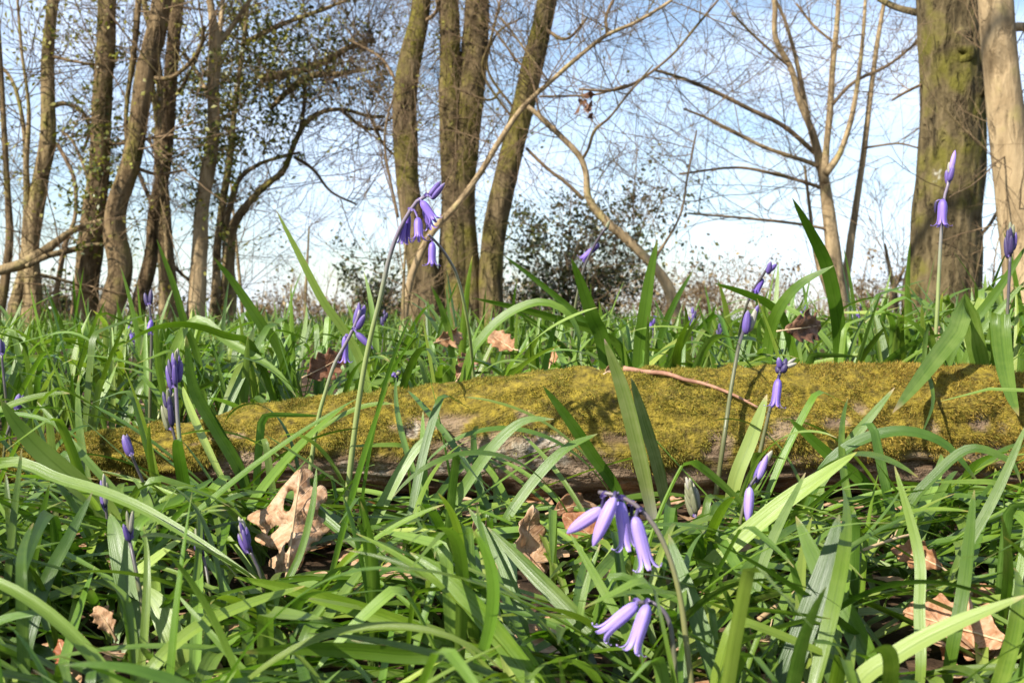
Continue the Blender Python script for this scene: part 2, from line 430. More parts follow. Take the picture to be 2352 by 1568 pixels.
w = bpy.data.worlds.new('World'); sc.world = w; w.use_nodes = True
nt = w.node_tree; nt.nodes.clear()
sky = nt.nodes.new('ShaderNodeTexSky'); sky.sky_type = 'NISHITA'; sky.sun_disc = False
sky.sun_elevation = SUN_EL; sky.sun_rotation = SUN_AZ; sky.air_density = 1.0; sky.dust_density = 0.7; sky.ozone_density = 1.6
tc = nt.nodes.new('ShaderNodeTexCoord')
mp = nt.nodes.new('ShaderNodeMapping'); mp.inputs['Scale'].default_value = (2.2, 2.2, 7.0); mp.inputs['Rotation'].default_value = (0, 0.25, 0)
nt.links.new(tc.outputs['Generated'], mp.inputs['Vector'])
cn = nt.nodes.new('ShaderNodeTexNoise'); cn.inputs['Scale'].default_value = 1.6; cn.inputs['Detail'].default_value = 6; cn.inputs['Roughness'].default_value = 0.55; cn.inputs['Distortion'].default_value = 0.5
nt.links.new(mp.outputs[0], cn.inputs['Vector'])
cr = nt.nodes.new('ShaderNodeValToRGB'); cr.color_ramp.elements[0].position = 0.40; cr.color_ramp.elements[1].position = 0.66
cr.color_ramp.elements[0].color = (0.04, 0.04, 0.04, 1); cr.color_ramp.elements[1].color = (0.72, 0.72, 0.72, 1)
nt.links.new(cn.outputs[0], cr.inputs[0])
mx = nt.nodes.new('ShaderNodeMix'); mx.data_type = 'RGBA'
nt.links.new(cr.outputs[0], mx.inputs[0]); nt.links.new(sky.outputs[0], mx.inputs[6])
mx.inputs[7].default_value = (5.7, 6.7, 8.4, 1)      # thin high cloud
bg = nt.nodes.new('ShaderNodeBackground'); bg.inputs[1].default_value = 0.098
ow = nt.nodes.new('ShaderNodeOutputWorld')
nt.links.new(mx.outputs[2], bg.inputs[0]); nt.links.new(bg.outputs[0], ow.inputs[0])
sc.view_settings.view_transform = 'Standard'; sc.view_settings.look = 'None'; sc.view_settings.gamma = 1
sc.view_settings.exposure = 1.1
try:
    sc.cycles.use_denoising = True
    sc.cycles.max_bounces = 8; sc.cycles.transparent_max_bounces = 8
    sc.cycles.sample_clamp_indirect = 6.0
except Exception:
    pass

# ------------------------------------------------------------------ ground
xs = np.concatenate([-np.geomspace(500, 4, 14), np.linspace(-3.6, 3.6, 150), np.geomspace(4, 500, 14)])
ys = np.concatenate([-np.geomspace(60, 1, 6), np.linspace(-0.6, 4, 130), np.linspace(4.2, 12, 30), np.geomspace(13, 700, 16)])
V = [(x, y, gz(x, y)) for y in ys for x in xs]
nx, ny = len(xs), len(ys)
idx = np.arange(nx * ny).reshape(ny, nx)
q = np.stack([idx[:-1, :-1], idx[:-1, 1:], idx[1:, 1:], idx[1:, :-1]], -1).reshape(-1, 4)
mb = MB(); mb.add(V, q)
tag(mb.build('ground', M['soil']), 'dark leaf mould of the woodland floor rising gently away', 'ground', kind='structure')

# ------------------------------------------------------------------ mossy log
LOGPX = [(-760, 1118, 50), (-420, 1112, 54), (-160, 1098, 55), (0, 1085, 56), (150, 1068, 62), (300, 1060, 68), (450, 1048, 76), (600, 1033, 96), (750, 1020, 108), (850, 1015, 112), (1000, 1016, 128), (1150, 1010, 142),
         (1300, 1006, 152), (1450, 1008, 152), (1600, 1006, 152), (1750, 1000, 150), (1900, 990, 150), (2050, 986, 148), (2200, 992, 146), (2352, 1010, 142), (2500, 1024, 138), (2750, 1034, 140), (3060, 1040, 132), (3300, 1050, 118)]
LY = 1.0
lp = [tuple(P(x, y, LY)) + (r * mpp(LY) * 0.965,) for x, y, r in LOGPX]
LN, LT = 480, 84
LC = smooth_path(lp, LN)
LRAD = LC[:, 3]; LC = LC[:, :3]
LT_ = np.gradient(LC, axis=0); LT_ /= np.linalg.norm(LT_, axis=1)[:, None]
LS = np.concatenate([[0], np.cumsum(np.linalg.norm(np.diff(LC, axis=0), axis=1))])
upv = np.array([0, 0, 1.0])
LU = upv[None] - LT_ * (LT_ @ upv)[:, None]; LU /= np.linalg.norm(LU, axis=1)[:, None]
LF = np.cross(LU, LT_)   # towards -y for T along +x
if LF[0, 1] > 0: LF = -LF

def log_r(s, th, r):
    p = (math.cos(th) * 1.1, math.sin(th) * 1.1, s * 9)
    k = 0.085 * noise.noise(p) + 0.055 * noise.noise((p[0] * 3, p[1] * 3, s * 22)) + 0.018 * noise.noise((p[0] * 9, p[1] * 9, s * 40))
    # long splits in the bark of the lower front
    if th > 1.6:
        c = noise.noise((th * 9, s * 5, 3.3))
        k -= 0.10 * max(0.0, 1 - abs(c) * 7) * min(1, (th - 1.6) * 2)
    # lumps and knots
    k += 0.05 * max(0, noise.noise((s * 6, th * 1.2, 9.1))) 
    return r * (1 + k)

def log_px(s):   # photo x of a station, roughly
    return float(np.interp(s, LS, CX + FPX * LC[:, 0] / LY))

def moss_amount(s, th, x=None):
    """0..1: where moss grows; th = 0 on top, growing towards the front"""
    x = log_px(s) if x is None else x
    lim = float(np.interp(x, [0, 400, 520, 700, 900, 1000, 1200, 1330, 1500, 1750, 1900, 2352], [2.3, 2.0, 1.75, 1.75, 1.75, 1.7, 1.65, 1.75, 2.05, 1.9, 2.0, 2.25]))
    lim += 0.30 * noise.noise((s * 11, 1.7, 0.5)) + 0.22 * noise.noise((s * 34, th * 2, 4.5))
    m = (lim - th) / 0.22
    m = max(0.0, min(1.0, m))
    hole = noise.noise((s * 21, th * 2.3, 11.0)) + 0.45 * noise.noise((s * 55, th * 5, 2.0))
    thr = 0.44 if x < 900 else 0.26
    hole_amt = max(0.0, min(1.0, (hole - thr) / 0.12)) * max(0, min(1, (th - 0.75) / 0.3))
    m *= 1 - 0.85 * hole_amt
    if th < -1.3: m *= max(0, 1 - (-1.3 - th) * 2)
    # pale bare wood
    for bx, bt, wx, wt in BARE:
        d = ((x - bx) / wx) ** 2 + ((th - bt) / wt) ** 2
        d += 0.5 * noise.noise((s * 60, th * 7, 1.0))
        if d < 1: m *= max(0.16 if wx > 60 else 0.0, (d - 0.45) / 0.55)
    return m
BARE = [(955, 1.25, 24, 0.16), (1040, 1.50, 75, 0.13), (1180, 1.60, 150, 0.30), (1085, 1.80, 150, 0.18), (840, 2.05, 90, 0.28), (1885, 1.33, 32, 0.12), (1245, 1.50, 45, .2), (2190, 1.35, 26, .13), (2230, 1.75, 40, .15), (1180, 1.95, 150, .2), (1620, 1.7, 34, .14)]
LICH = [(955, 1.25, 22, 0.2), (1190, 1.72, 120, 0.24), (840, 2.05, 80, 0.25), (1250, 1.50, 42, .2), (1060, 1.9, 120, .14)]
Vl, uvl, mo, li = [], [], [], []
for i in range(LN):
    x = log_px(LS[i])
    for j in range(LT):
        th = -math.pi + 2 * math.pi * j / LT
        r = log_r(LS[i], th, LRAD[i])
        m = moss_amount(LS[i], th, x)
        r += m * (0.0012 + 0.006 * max(0.0, noise.noise((LS[i] * 48, th * 4.2, 7.7)) + 0.25))
        Vl.append(LC[i] + (LU[i] * math.cos(th) + LF[i] * math.sin(th)) * r)
        uvl.append((LS[i], th * LRAD[i])); mo.append(m)
        l = 0
        for bx, bt, wx, wt in LICH:
            d = ((x - bx) / wx) ** 2 + ((th - bt) / wt) ** 2 + 0.5 * noise.noise((LS[i] * 60, th * 7, 1.0))
            l = max(l, min(1, max(0, (1.1 - d) * 2)))
        li.append(l)
idx = np.arange(LN * LT).reshape(LN, LT)
q = np.stack([idx[:-1], np.roll(idx, -1, 1)[:-1], np.roll(idx, -1, 1)[1:], idx[1:]], -1).reshape(-1, 4)
log = thing('fallen_log', (float(LC[LN // 2][0]), LY, gz(0, LY)), 'long fallen log covered in golden green moss lying across the bluebell leaves', 'log')
mb = MB(); mb.add(np.array(Vl), q, None, uvl)
bark = mb.build('bark', M['log'], log)
for nm, arr in (('moss', mo), ('lichen', li)):
    a = bark.data.attributes.new(nm, 'FLOAT', 'POINT'); a.data.foreach_set('value', np.array(arr, dtype=np.float32))
MOSSG = np.array(mo).reshape(LN, LT)
LV = np.array(Vl).reshape(LN, LT, 3)

def moss_strands(n, seed, sel, mat, lmin, lmax):
    g = np.random.default_rng(seed)
    i = g.random(n * 3) * (LN - 1.001); th = g.uniform(-1.4, 2.5, n * 3)
    ii = i.astype(int); fi = (i - ii)[:, None]
    jf = (th + math.pi) / (2 * math.pi) * LT; jj = jf.astype(int) % LT; fj = (jf - np.floor(jf))[:, None]; j2 = (jj + 1) % LT
    m = MOSSG[ii, jj]
    x = np.interp(LS[ii], LS, CX + FPX * LC[:, 0] / LY)
    ok = (g.random(n * 3) < m ** 1.3) & (g.random(n * 3) < sel(x))
    ii, jj, j2, fi, fj, th = ii[ok][:n], jj[ok][:n], j2[ok][:n], fi[ok][:n], fj[ok][:n], th[ok][:n]
    p = (LV[ii, jj] * (1 - fi) + LV[ii + 1, jj] * fi) * (1 - fj) + (LV[ii, j2] * (1 - fi) + LV[ii + 1, j2] * fi) * fj
    N = LU[ii] * np.cos(th)[:, None] + LF[ii] * np.sin(th)[:, None]
    k = len(p)
    cl = np.array([noise.noise((a[0] * 55, a[1] * 55, a[2] * 55)) + 0.7 * noise.noise((a[0] * 19, a[1] * 19, a[2] * 19)) for a in p])
    L = g.uniform(lmin, lmax, k) * (0.75 + 0.75 * cl)
    L = np.clip(L, lmin * 0.5, lmax * 1.5)
    d = N + g.normal(0, 0.55, (k, 3)) + np.array([0, 0, -0.42]) * np.clip(np.sin(th), 0, 1)[:, None] + LT_[ii] * (cl * 0.9)[:, None]
    d /= np.linalg.norm(d, axis=1)[:, None]
    sd = np.cross(d, g.normal(0, 1, (k, 3))); sd /= np.linalg.norm(sd, axis=1)[:, None]
    wd = g.uniform(0.00017, 0.00034, k)[:, None]
    base = p - N * 0.0008
    midp = base + d * (L * 0.55)[:, None]
    d2 = d + g.normal(0, 0.35, (k, 3)) + np.array([0, 0, -0.35]); d2 /= np.linalg.norm(d2, axis=1)[:, None]
    tip = midp + d2 * (L * 0.5)[:, None]
    V = np.stack([base - sd * wd, base + sd * wd, midp + sd * wd * 0.9, midp - sd * wd * 0.9, tip], 1).reshape(-1, 3)
    o = np.arange(k)[:, None] * 5
    b = MB(); b.add(V, o + np.array([[0, 1, 2, 3]]), o + np.array([[3, 2, 4]]))
    tag(b.build('moss', mat, log, smooth=False), kind='stuff')
red = lambda x: np.clip((x - 1500) / 700, 0.12, 0.80)
moss_strands(255000, 3, lambda x: 1 - red(x), M['moss'], 0.0019, 0.0048)
moss_strands(125000, 4, red, M['moss_red'], 0.0025, 0.0062)

def log_at(x):
    i = int(np.clip(np.searchsorted(LC[:, 0], x), 0, LN - 1))
    return LC[i], LRAD[i]

# ------------------------------------------------------------------ trees
def limb3(pts, Y, dy=0.0, n=None, ext=True, grow_=1.0):
    """pixel path [(x, y, width)] at distance Y -> centreline and radii"""
    m = len(pts)
    out = []
    for i, p in enumerate(pts):
        yy = Y + dy * i / max(1, m - 1) + (p[3] if len(p) > 3 else 0)
        out.append(tuple(P(p[0], p[1], yy)) + (p[2] / 2 * mpp(yy) * grow_,))
    A = smooth_path(out, n or max(8, m * 6))
    return A[:, :3], A[:, 3]

def randdir(rg):
    while True:
        v = Vector((rg.uniform(-1, 1), rg.uniform(-1, 1), rg.uniform(-1, 1)))
        if 0.05 < v.length < 1: return v.normalized()

def twig(mb, p, d, L, r, lvl, rg, kids=(2, 4), wig=0.13, up=0.03, ends=None):
    n = 4 + int(L / 0.09)
    pts = [p.copy()]; dirs = [d.copy()]
    for i in range(n):
        d = (d + randdir(rg) * wig + Vector((0, 0, up))).normalized()
        p = p + d * (L / n)
        pts.append(p.copy()); dirs.append(d.copy())
    tube(mb, [tuple(a) for a in pts], np.linspace(r, r * 0.5, n + 1), 4 if r > 0.004 else 3, cap=False)
    if ends is not None: ends.append(pts[-1]); ends.append(pts[len(pts) // 2])
    if lvl > 0:
        for k in range(rg.randint(*kids)):
            i = rg.randint(1, n)
            dd = (dirs[i] * 0.75 + randdir(rg) * 0.75 + Vector((0, 0, 0.08))).normalized()
            twig(mb, pts[i], dd, L * rg.uniform(0.4, 0.75), max(r * 0.6, 0.0009), lvl - 1, rg, kids, wig, up, ends)

def leaf_cards(mb, centres, size, rg_np, droop=0.2):
    """small folded leaves, one at each centre"""
    C = np.asarray(centres); k = len(C)
    if k == 0: return
    a = rg_np.normal(0, 1, (k, 3)); a[:, 2] -= droop; a /= np.linalg.norm(a, axis=1)[:, None]
    b = np.cross(a, rg_np.normal(0, 1, (k, 3))); b /= np.linalg.norm(b, axis=1)[:, None]
    nn = np.cross(a, b)
    s = size * rg_np.uniform(0.6, 1.35, k)[:, None]
    V = np.stack([C - a * s * 0.5, C + b * s * 0.33 + nn * s * 0.10, C + a * s * 0.55, C - b * s * 0.33 + nn * s * 0.10, C - a * s * 0.0], 1).reshape(-1, 3)
    o = np.arange(k)[:, None] * 5
    T = np.concatenate([o + np.array([[0, 1, 4]]), o + np.array([[1, 2, 4]]), o + np.array([[2, 3, 4]]), o + np.array([[3, 0, 4]])])
    mb.add(V, None, T)

def tree(name, label, Y, mat, trunks, branches=(), group=None, tw=None, sides=18, bump=0.10, ridge=0.0, rows=None, slim=1.0, twmat='twig', seed=1, cat='tree', leaves=None, bpart='branch'):
    """trunks / branches: pixel paths; tw: list of (which paths, count, length, radius, level)"""
    rg = random.Random(seed)
    x0, y0 = trunks[0][0][:2]
    b = P(x0, y0, Y); base = Vector((b.x, Y, gz(b.x, Y)))
    t = thing(name, base, label, cat, group)
    lines = []
    for k, pts in enumerate(trunks):
        dy = 0
        C, r = limb3(pts, Y + (0.0 if k == 0 else rg.uniform(-0.12, 0.12)), n=rows, grow_=slim)
        # run on into the ground and up beyond the picture
        if pts[0][1] > 640:
            C = np.vstack([[C[0][0] + (C[0][0] - C[3][0]) * 0.3, C[0][1], gz(C[0][0], C[0][1]) - 0.05], C]); r = np.concatenate([[r[0] * 1.1], r])
        if pts[-1][1] <= 8:
            e = C[-1] - C[-6]; e = e / np.linalg.norm(e)
            more = [C[-1] + e * q_ + np.array([0.06 * noise.noise((q_, k, seed)), 0.06 * noise.noise((q_, k + 9, seed)), 0]) for q_ in np.linspace(0.15, 1.5, 9)]
            C = np.vstack([C, more]); r = np.concatenate([r, np.linspace(r[-1], r[-1] * 0.7, 9)])
        m = MB(); tube(m, C, r, sides, bump, ridge, seed=seed * 3.1 + k)
        m.build('trunk', mat, t); lines.append((C, r))
    bl = []
    for k, pts in enumerate(branches):
        C, r = limb3(pts, Y, rg.uniform(-0.25, 0.25))
        m = MB(); tube(m, C, r, 8, 0.12, seed=seed * 7.7 + k)
        m.build(bpart, mat if pts[0][2] > 11 else M[twmat], t); bl.append((C, r))
    ends = []
    if tw:
        m = MB()
        for which, cnt, L, r, lvl in tw:
            src = lines if which == 't' else bl if which == 'b' else lines + bl
            for _ in range(int(cnt * 0.6) + 1):
                C, rr = rg.choice(src)
                i = int((rg.random() ** 0.6) * (len(C) - 2)) + 1 if which != 't' else rg.randint(int(len(C) * 0.25), len(C) - 1)
                d = Vector(C[min(i, len(C) - 1)] - C[i - 1]).normalized()
                dd = (d * 0.35 + randdir(rg) * 0.95 + Vector((0, 0, 0.18))).normalized()
                twig(m, Vector(C[i]), dd, L * rg.uniform(0.6, 1.3), r * rg.uniform(0.7, 1.2), lvl, rg, ends=ends)
        if m.n: m.build('twigs', M[twmat], t)
    if leaves:
        g = np.random.default_rng(seed)
        for lname, lm, blobs, size, cnt in leaves:
            m = MB(); cen = []
            if blobs == 'ends':
                for e in ends:
                    if g.random() < cnt: cen.append(np.array(e) + g.normal(0, 0.02, 3))
            else:
                tot = sum(bb[2] * bb[3] for bb in blobs)
                for bx, by, bw, bh in blobs:
                    n = int(cnt * bw * bh / tot); c = P(bx, by, Y)
                    # clumps inside the blob: uneven, with gaps
                    nc = max(3, n // 22)
                    cc = np.array(c) + g.normal(0, 1, (nc, 3)) * np.array([bw * 0.5, min(bw, bh) * 0.5, bh * 0.5]) * mpp(Y)
                    sp = g.normal(0, 1, (nc, 3)) * np.array([1, 1, 0.6]); sp /= np.linalg.norm(sp, axis=1)[:, None]; wh = g.integers(0, nc, n)
                    pk = cc[wh] + sp[wh] * g.uniform(-0.11, 0.11, n)[:, None] + g.normal(0, 1, (n, 3)) * 0.016
                    cen.extend(pk)
            leaf_cards(m, np.array(cen), size, g); m.build(lname, M[lm], t)
    return t

LEFT = 'bare trees at the edge of the wood'
tree('slender_tree', 'thinnest bent brown stem at the far left edge of the wood', 5.0, M['brown_bark'],
     [[(-8, 760, 28), (12, 640, 22), (22, 540, 18), (15, 400, 14), (4, 200, 12), (-8, 0, 10)]], [], LEFT, [('t', 12, 0.5, 0.003, 2)], 10, 0.08, seed=11)
tree('forked_tree', 'tan forked tree with a broken limb resting across its foot', 5.3, M['tan_bark'],
     [[(70, 770, 64), (76, 680, 50), (72, 560, 42), (92, 420, 44), (110, 320, 42), (110, 220, 36), (110, 120, 32), (122, 0, 30)],
      [(28, 770, 50), (40, 690, 40), (58, 600, 30), (62, 470, 20), (60, 380, 15), (66, 250, 10), (50, 120, 8), (40, 0, 7)]],
     [[(118, 245, 13), (150, 238, 11), (190, 258, 10), (205, 300, 8), (190, 350, 7)], [(60, 420, 12), (55, 300, 10), (30, 190, 8), (-20, 130, 7)], [(132, 330, 9), (170, 410, 9), (172, 500, 9), (150, 560, 12), (135, 640, 12), (120, 735, 14)], [(120, 130, 8), (190, 145, 6), (250, 150, 5)]],
     LEFT, [('a', 60, 0.5, 0.0035, 3), ('a', 30, 0.35, 0.003, 2)], 16, 0.13, slim=0.86, seed=12, leaves=[('leaves', 'bud_leaf', 'ends', 0.022, 0.28)])
tree('ivy_clad_tree', 'straight brown trunk wrapped in shaggy ivy, leaning against its crooked neighbour', 5.0, M['brown_bark'],
     [[(188, 790, 70), (196, 680, 66), (206, 580, 62), (218, 480, 60), (228, 380, 52), (234, 260, 50), (242, 120, 46), (246, 0, 44)]],
     [[(225, 320, 9), (270, 330, 8), (330, 320, 7), (400, 310, 6)], [(215, 440, 8), (170, 330, 6), (140, 300, 5)]], LEFT,
     [('a', 34, 0.45, 0.0035, 3), ('t', 46, 0.22, 0.0025, 2)], 20, 0.10, slim=0.90, seed=13,
     leaves=[('ivy', 'ivy', [(215, 470, 70, 150), (232, 250, 60, 200), (225, 350, 70, 130)], 0.020, 1700)])
tree('crooked_tree', 'thick crooked brown trunk bending right above its knotty base', 4.9, M['brown_bark'],
     [[(238, 800, 84), (254, 720, 68), (276, 620, 64), (262, 540, 58), (268, 470, 52), (300, 380, 50), (322, 250, 50), (342, 140, 52), (362, 60, 50), (372, 0, 50)]],
     [[(345, 180, 12), (400, 175, 10), (455, 120, 9), (470, 60, 7)], [(300, 380, 9), (360, 400, 8), (430, 390, 6)], [(292, 330, 12), (290, 250, 10), (310, 100, 14), (318, 0, 14)]], LEFT,
     [('a', 40, 0.5, 0.0035, 3)], 20, 0.15, slim=0.88, seed=14, leaves=[('leaves', 'bud_leaf', 'ends', 0.022, 0.2)])
tree('dark_leaning_tree', 'dark thin trunk leaning right beyond the crooked brown tree', 5.4, M['dark_bark'],
     [[(300, 770, 50), (322, 690, 42), (346, 590, 36), (352, 500, 32), (374, 400, 38), (386, 290, 34), (394, 150, 36), (408, 0, 34)]],
     [[(352, 480, 10), (320, 400, 9), (300, 350, 7)], [(380, 250, 9), (430, 180, 8), (470, 90, 6)]], LEFT, [('a', 34, 0.55, 0.003, 3)], 16, 0.12, twmat='dark_twig', slim=0.85, seed=15)
tree('mossy_twin_tree', 'pair of mossy stems joined at one foot behind the dark leaning trunk', 5.8, M['tan_bark'],
     [[(372, 770, 42), (380, 680, 34), (372, 560, 30), (366, 440, 24), (362, 330, 22), (366, 180, 20), (330, 0, 16)],
      [(400, 770, 30), (396, 660, 26), (388, 570, 24), (380, 460, 22), (372, 350, 18), (350, 200, 14)]],
     [[(388, 600, 9), (430, 640, 8), (470, 660, 6)]], LEFT, [('a', 30, 0.5, 0.003, 3)], 14, 0.14, slim=0.85, seed=16, leaves=[('leaves', 'bud_leaf', 'ends', 0.022, 0.2)])
tree('pale_forked_tree', 'pale tan trunk forking high up in front of the ivy-dark evergreen', 5.1, M['pale_bark'],
     [[(440, 790, 62), (452, 690, 52), (458, 590, 46), (464, 480, 40), (478, 390, 40), (490, 300, 36), (490, 200, 34), (494, 100, 36), (488, 40, 22), (482, 0, 20)],
      [(492, 110, 22), (520, 80, 16), (560, 20, 12), (575, 0, 10)]],
     [[(492, 250, 12), (455, 170, 10), (420, 120, 8)], [(490, 150, 14), (505, 70, 12), (512, 0, 10)]], LEFT, [('a', 46, 0.5, 0.0035, 3)], 18, 0.10, slim=0.80, seed=17, leaves=[('leaves', 'bud_leaf', 'ends', 0.022, 0.3), ('ivy', 'ivy', [(486, 330, 40, 160), (470, 470, 30, 90), (500, 200, 60, 90), (430, 330, 40, 70)], 0.022, 900)])
tree('bushy_evergreen_tree', 'multi stemmed tree hung with dark olive evergreen leaves, one limb arching right', 5.6, M['tan_bark'],
     [[(520, 780, 52), (528, 690, 48), (526, 600, 40), (536, 520, 34), (575, 462, 26), (618, 420, 22), (652, 390, 22), (676, 330, 20), (700, 285, 19), (738, 258, 17), (790, 252, 14), (850, 268, 12), (885, 268, 10)],
      [(484, 780, 36), (496, 660, 32), (500, 560, 28), (514, 450, 26), (530, 350, 22), (540, 240, 18), (560, 100, 16), (570, 0, 14)],
      [(505, 760, 26), (516, 640, 22), (520, 520, 22), (545, 420, 18), (590, 380, 14), (640, 362, 12), (690, 350, 9)]],
     [[(600, 180, 22), (680, 165, 20), (750, 140, 18), (800, 110, 14), (860, 90, 10)], [(620, 250, 12), (700, 180, 16), (780, 170, 12), (840, 160, 8)],
      [(690, 300, 10), (700, 220, 9), (690, 150, 7)], [(780, 250, 9), (830, 290, 8), (880, 300, 6)], [(676, 360, 10), (720, 390, 8), (760, 440, 6), (820, 470, 5)], [(850, 266, 9), (880, 330, 7), (910, 360, 5)],
      [(560, 100, 14), (640, 60, 12), (720, 30, 9), (800, 0, 7)]], LEFT,
     [('a', 120, 0.5, 0.0032, 3), ('b', 90, 0.5, 0.003, 3)], 14, 0.14, twmat='dark_twig', slim=0.66, seed=18,
     leaves=[('foliage', 'ivy', [(590, 60, 150, 110), (680, 90, 220, 100), (560, 200, 110, 120), (640, 210, 140, 70), (545, 330, 80, 100), (470, 330, 70, 110), (720, 190, 160, 50), (820, 100, 120, 60), (640, 300, 70, 50), (440, 210, 60, 80), (860, 210, 60, 50)], 0.023, 6000)])
tree('coppiced_tree', 'coppiced cluster of four tall mossy brown trunks rising from one stool', 4.9, M['oak_bark'],
     [[(972, 790, 96), (974, 700, 84), (974, 640, 74), (958, 540, 66), (938, 430, 54), (932, 330, 56), (930, 230, 54), (944, 130, 54), (962, 50, 46), (968, -2, 44)],
      [(1052, 800, 110), (1046, 690, 84), (1044, 580, 70), (1042, 460, 56), (1034, 330, 48), (1034, 200, 50), (1034, 90, 48), (1030, -2, 46)],
      [(1076, 800, 90), (1072, 690, 86), (1062, 580, 76), (1056, 470, 74), (1064, 360, 70), (1076, 240, 66), (1090, 120, 60), (1096, -2, 56)],
      [(1136, 790, 70), (1128, 690, 56), (1128, 600, 54), (1142, 490, 56), (1168, 380, 54), (1196, 270, 52), (1224, 150, 50), (1246, 50, 46), (1256, -2, 46)]],
     [[(1208, 340, 7), (1258, 388, 8), (1300, 420, 8), (1340, 458, 9)], [(1150, 210, 6), (1120, 230, 6), (1040, 200, 5)], [(930, 230, 7), (900, 170, 7), (870, 130, 6), (800, 90, 5)], [(960, 60, 10), (1000, 30, 8), (1005, -2, 6)],
      [(1240, 60, 9), (1300, 90, 7), (1350, 40, 5)], [(1180, 250, 6), (1120, 160, 6), (1140, 80, 5), (1200, 40, 4)], [(1190, 290, 6), (1110, 170, 6), (1128, 90, 6), (1150, -2, 5)], [(915, 500, 6), (885, 350, 6), (890, 270, 5), (910, 210, 4)]], None,
     [('t', 75, 0.36, 0.0025, 3), ('b', 40, 0.5, 0.0028, 3)], 26, 0.10, seed=19, leaves=[('leaves', 'bud_leaf', 'ends', 0.018, 0.10)])
tree('pale_leaning_sapling', 'slender pale sapling leaning right across the coppiced trunks', 4.5, M['pale_bark'],
     [[(922, 790, 26), (934, 690, 24), (950, 620, 24), (985, 545, 24), (1012, 510, 24), (1050, 470, 21), (1100, 402, 20), (1150, 320, 19), (1200, 248, 17), (1262, 190, 15), (1330, 130, 14), (1392, 82, 13), (1460, 52, 11), (1530, 10, 10), (1545, -2, 9)]],
     [[(1395, 78, 9), (1392, 40, 8), (1410, -2, 7)], [(1330, 205, 5), (1400, 208, 7), (1460, 190, 7), (1540, 130, 6), (1600, 60, 6), (1650, 0, 5)], [(1440, 195, 5), (1380, 215, 5), (1330, 220, 5), (1240, 222, 5)], [(1262, 190, 5), (1210, 120, 5), (1150, 40, 4)]],
     None, [('b', 46, 0.5, 0.0024, 3), ('t', 38, 0.5, 0.0024, 3)], 12, 0.06, slim=0.72, seed=20)
tree('arching_sapling', 'pale sapling arching up leftward from the grass with crooked zigzag limbs', 4.6, M['pale_bark'],
     [[(1570, 800, 34), (1554, 720, 30), (1530, 650, 25), (1490, 600, 22), (1440, 550, 22), (1392, 508, 20), (1352, 455, 17), (1346, 400, 14), (1330, 358, 14), (1285, 310, 13), (1240, 268, 12), (1212, 245, 11)]],
     [[(1338, 365, 8), (1352, 340, 7), (1366, 300, 8), (1400, 270, 6), (1440, 220, 5), (1500, 150, 4)], [(1240, 268, 6), (1220, 180, 5), (1180, 130, 5), (1130, 60, 4)], [(1500, 600, 8), (1560, 500, 5), (1580, 400, 5), (1600, 300, 4)]], None,
     [('b', 38, 0.5, 0.0024, 3), ('t', 30, 0.5, 0.0024, 3)], 12, 0.06, seed=21)
tree('hazel_tree', 'pale many stemmed hazel fanning out bare branches against the sky', 6.0, M['pale_bark'],
     [[(1930, 790, 62), (1924, 690, 52), (1916, 600, 44), (1906, 510, 36), (1894, 420, 30), (1884, 378, 26), (1868, 310, 20), (1836, 230, 17), (1818, 160, 16), (1782, 90, 15), (1780, 20, 14), (1778, -2, 13)],
      [(1936, 760, 34), (1940, 660, 26), (1952, 570, 22), (1968, 460, 18), (1984, 350, 16), (1998, 230, 14), (2012, 120, 13), (2028, 20, 11), (2032, -2, 10)],
      [(1894, 420, 24), (1898, 340, 18), (1906, 260, 18), (1912, 160, 16), (1922, 60, 14), (1926, -2, 12)],
      [(1896, 400, 22), (1930, 350, 16), (1958, 260, 14), (1974, 160, 12), (1984, 60, 10), (1988, -2, 9)],
      [(1880, 372, 18), (1860, 290, 15), (1838, 180, 13), (1822, 110, 11), (1800, 40, 9), (1780, -2, 8)]],
     [[(1870, 350, 11), (1800, 290, 11), (1720, 250, 10), (1640, 210, 9), (1560, 178, 8), (1500, 160, 6)], [(1884, 384, 12), (1850, 370, 10), (1760, 340, 9), (1680, 300, 8), (1620, 270, 6), (1570, 250, 5)], [(1896, 435, 10), (1846, 418, 8), (1780, 400, 8), (1690, 385, 6), (1560, 400, 5)],
      [(1906, 530, 9), (1880, 522, 7), (1800, 510, 7), (1700, 500, 6), (1580, 490, 5)], [(1904, 250, 8), (1960, 190, 8), (2040, 150, 7), (2110, 95, 6)], [(1820, 160, 6), (1740, 90, 6), (1680, 30, 5)], [(1930, 110, 6), (1870, 60, 6), (1830, 10, 5)], [(1985, 340, 6), (2060, 330, 5), (2110, 340, 4)],
      [(1908, 690, 14), (1874, 590, 10), (1860, 480, 8), (1848, 380, 6)]], None,
     [('b', 95, 0.62, 0.0028, 3), ('t', 66, 0.62, 0.0028, 3)], 14, 0.07, slim=0.84, seed=22)
_b = P(2166, 820, 4.6); _l = P(2142, 402, 4.6 - 0.133) - Vector((_b.x, 4.6, gz(_b.x, 4.6)))
M['big_bark'] = mat_bark('big_oak_bark', (0.025, 0.018, 0.009), (0.092, 0.069, 0.032), (0.195, 0.148, 0.077), (0.078, 0.072, 0.010), 0.56, 3.0, 9.0, 0.9, tuple(_l))
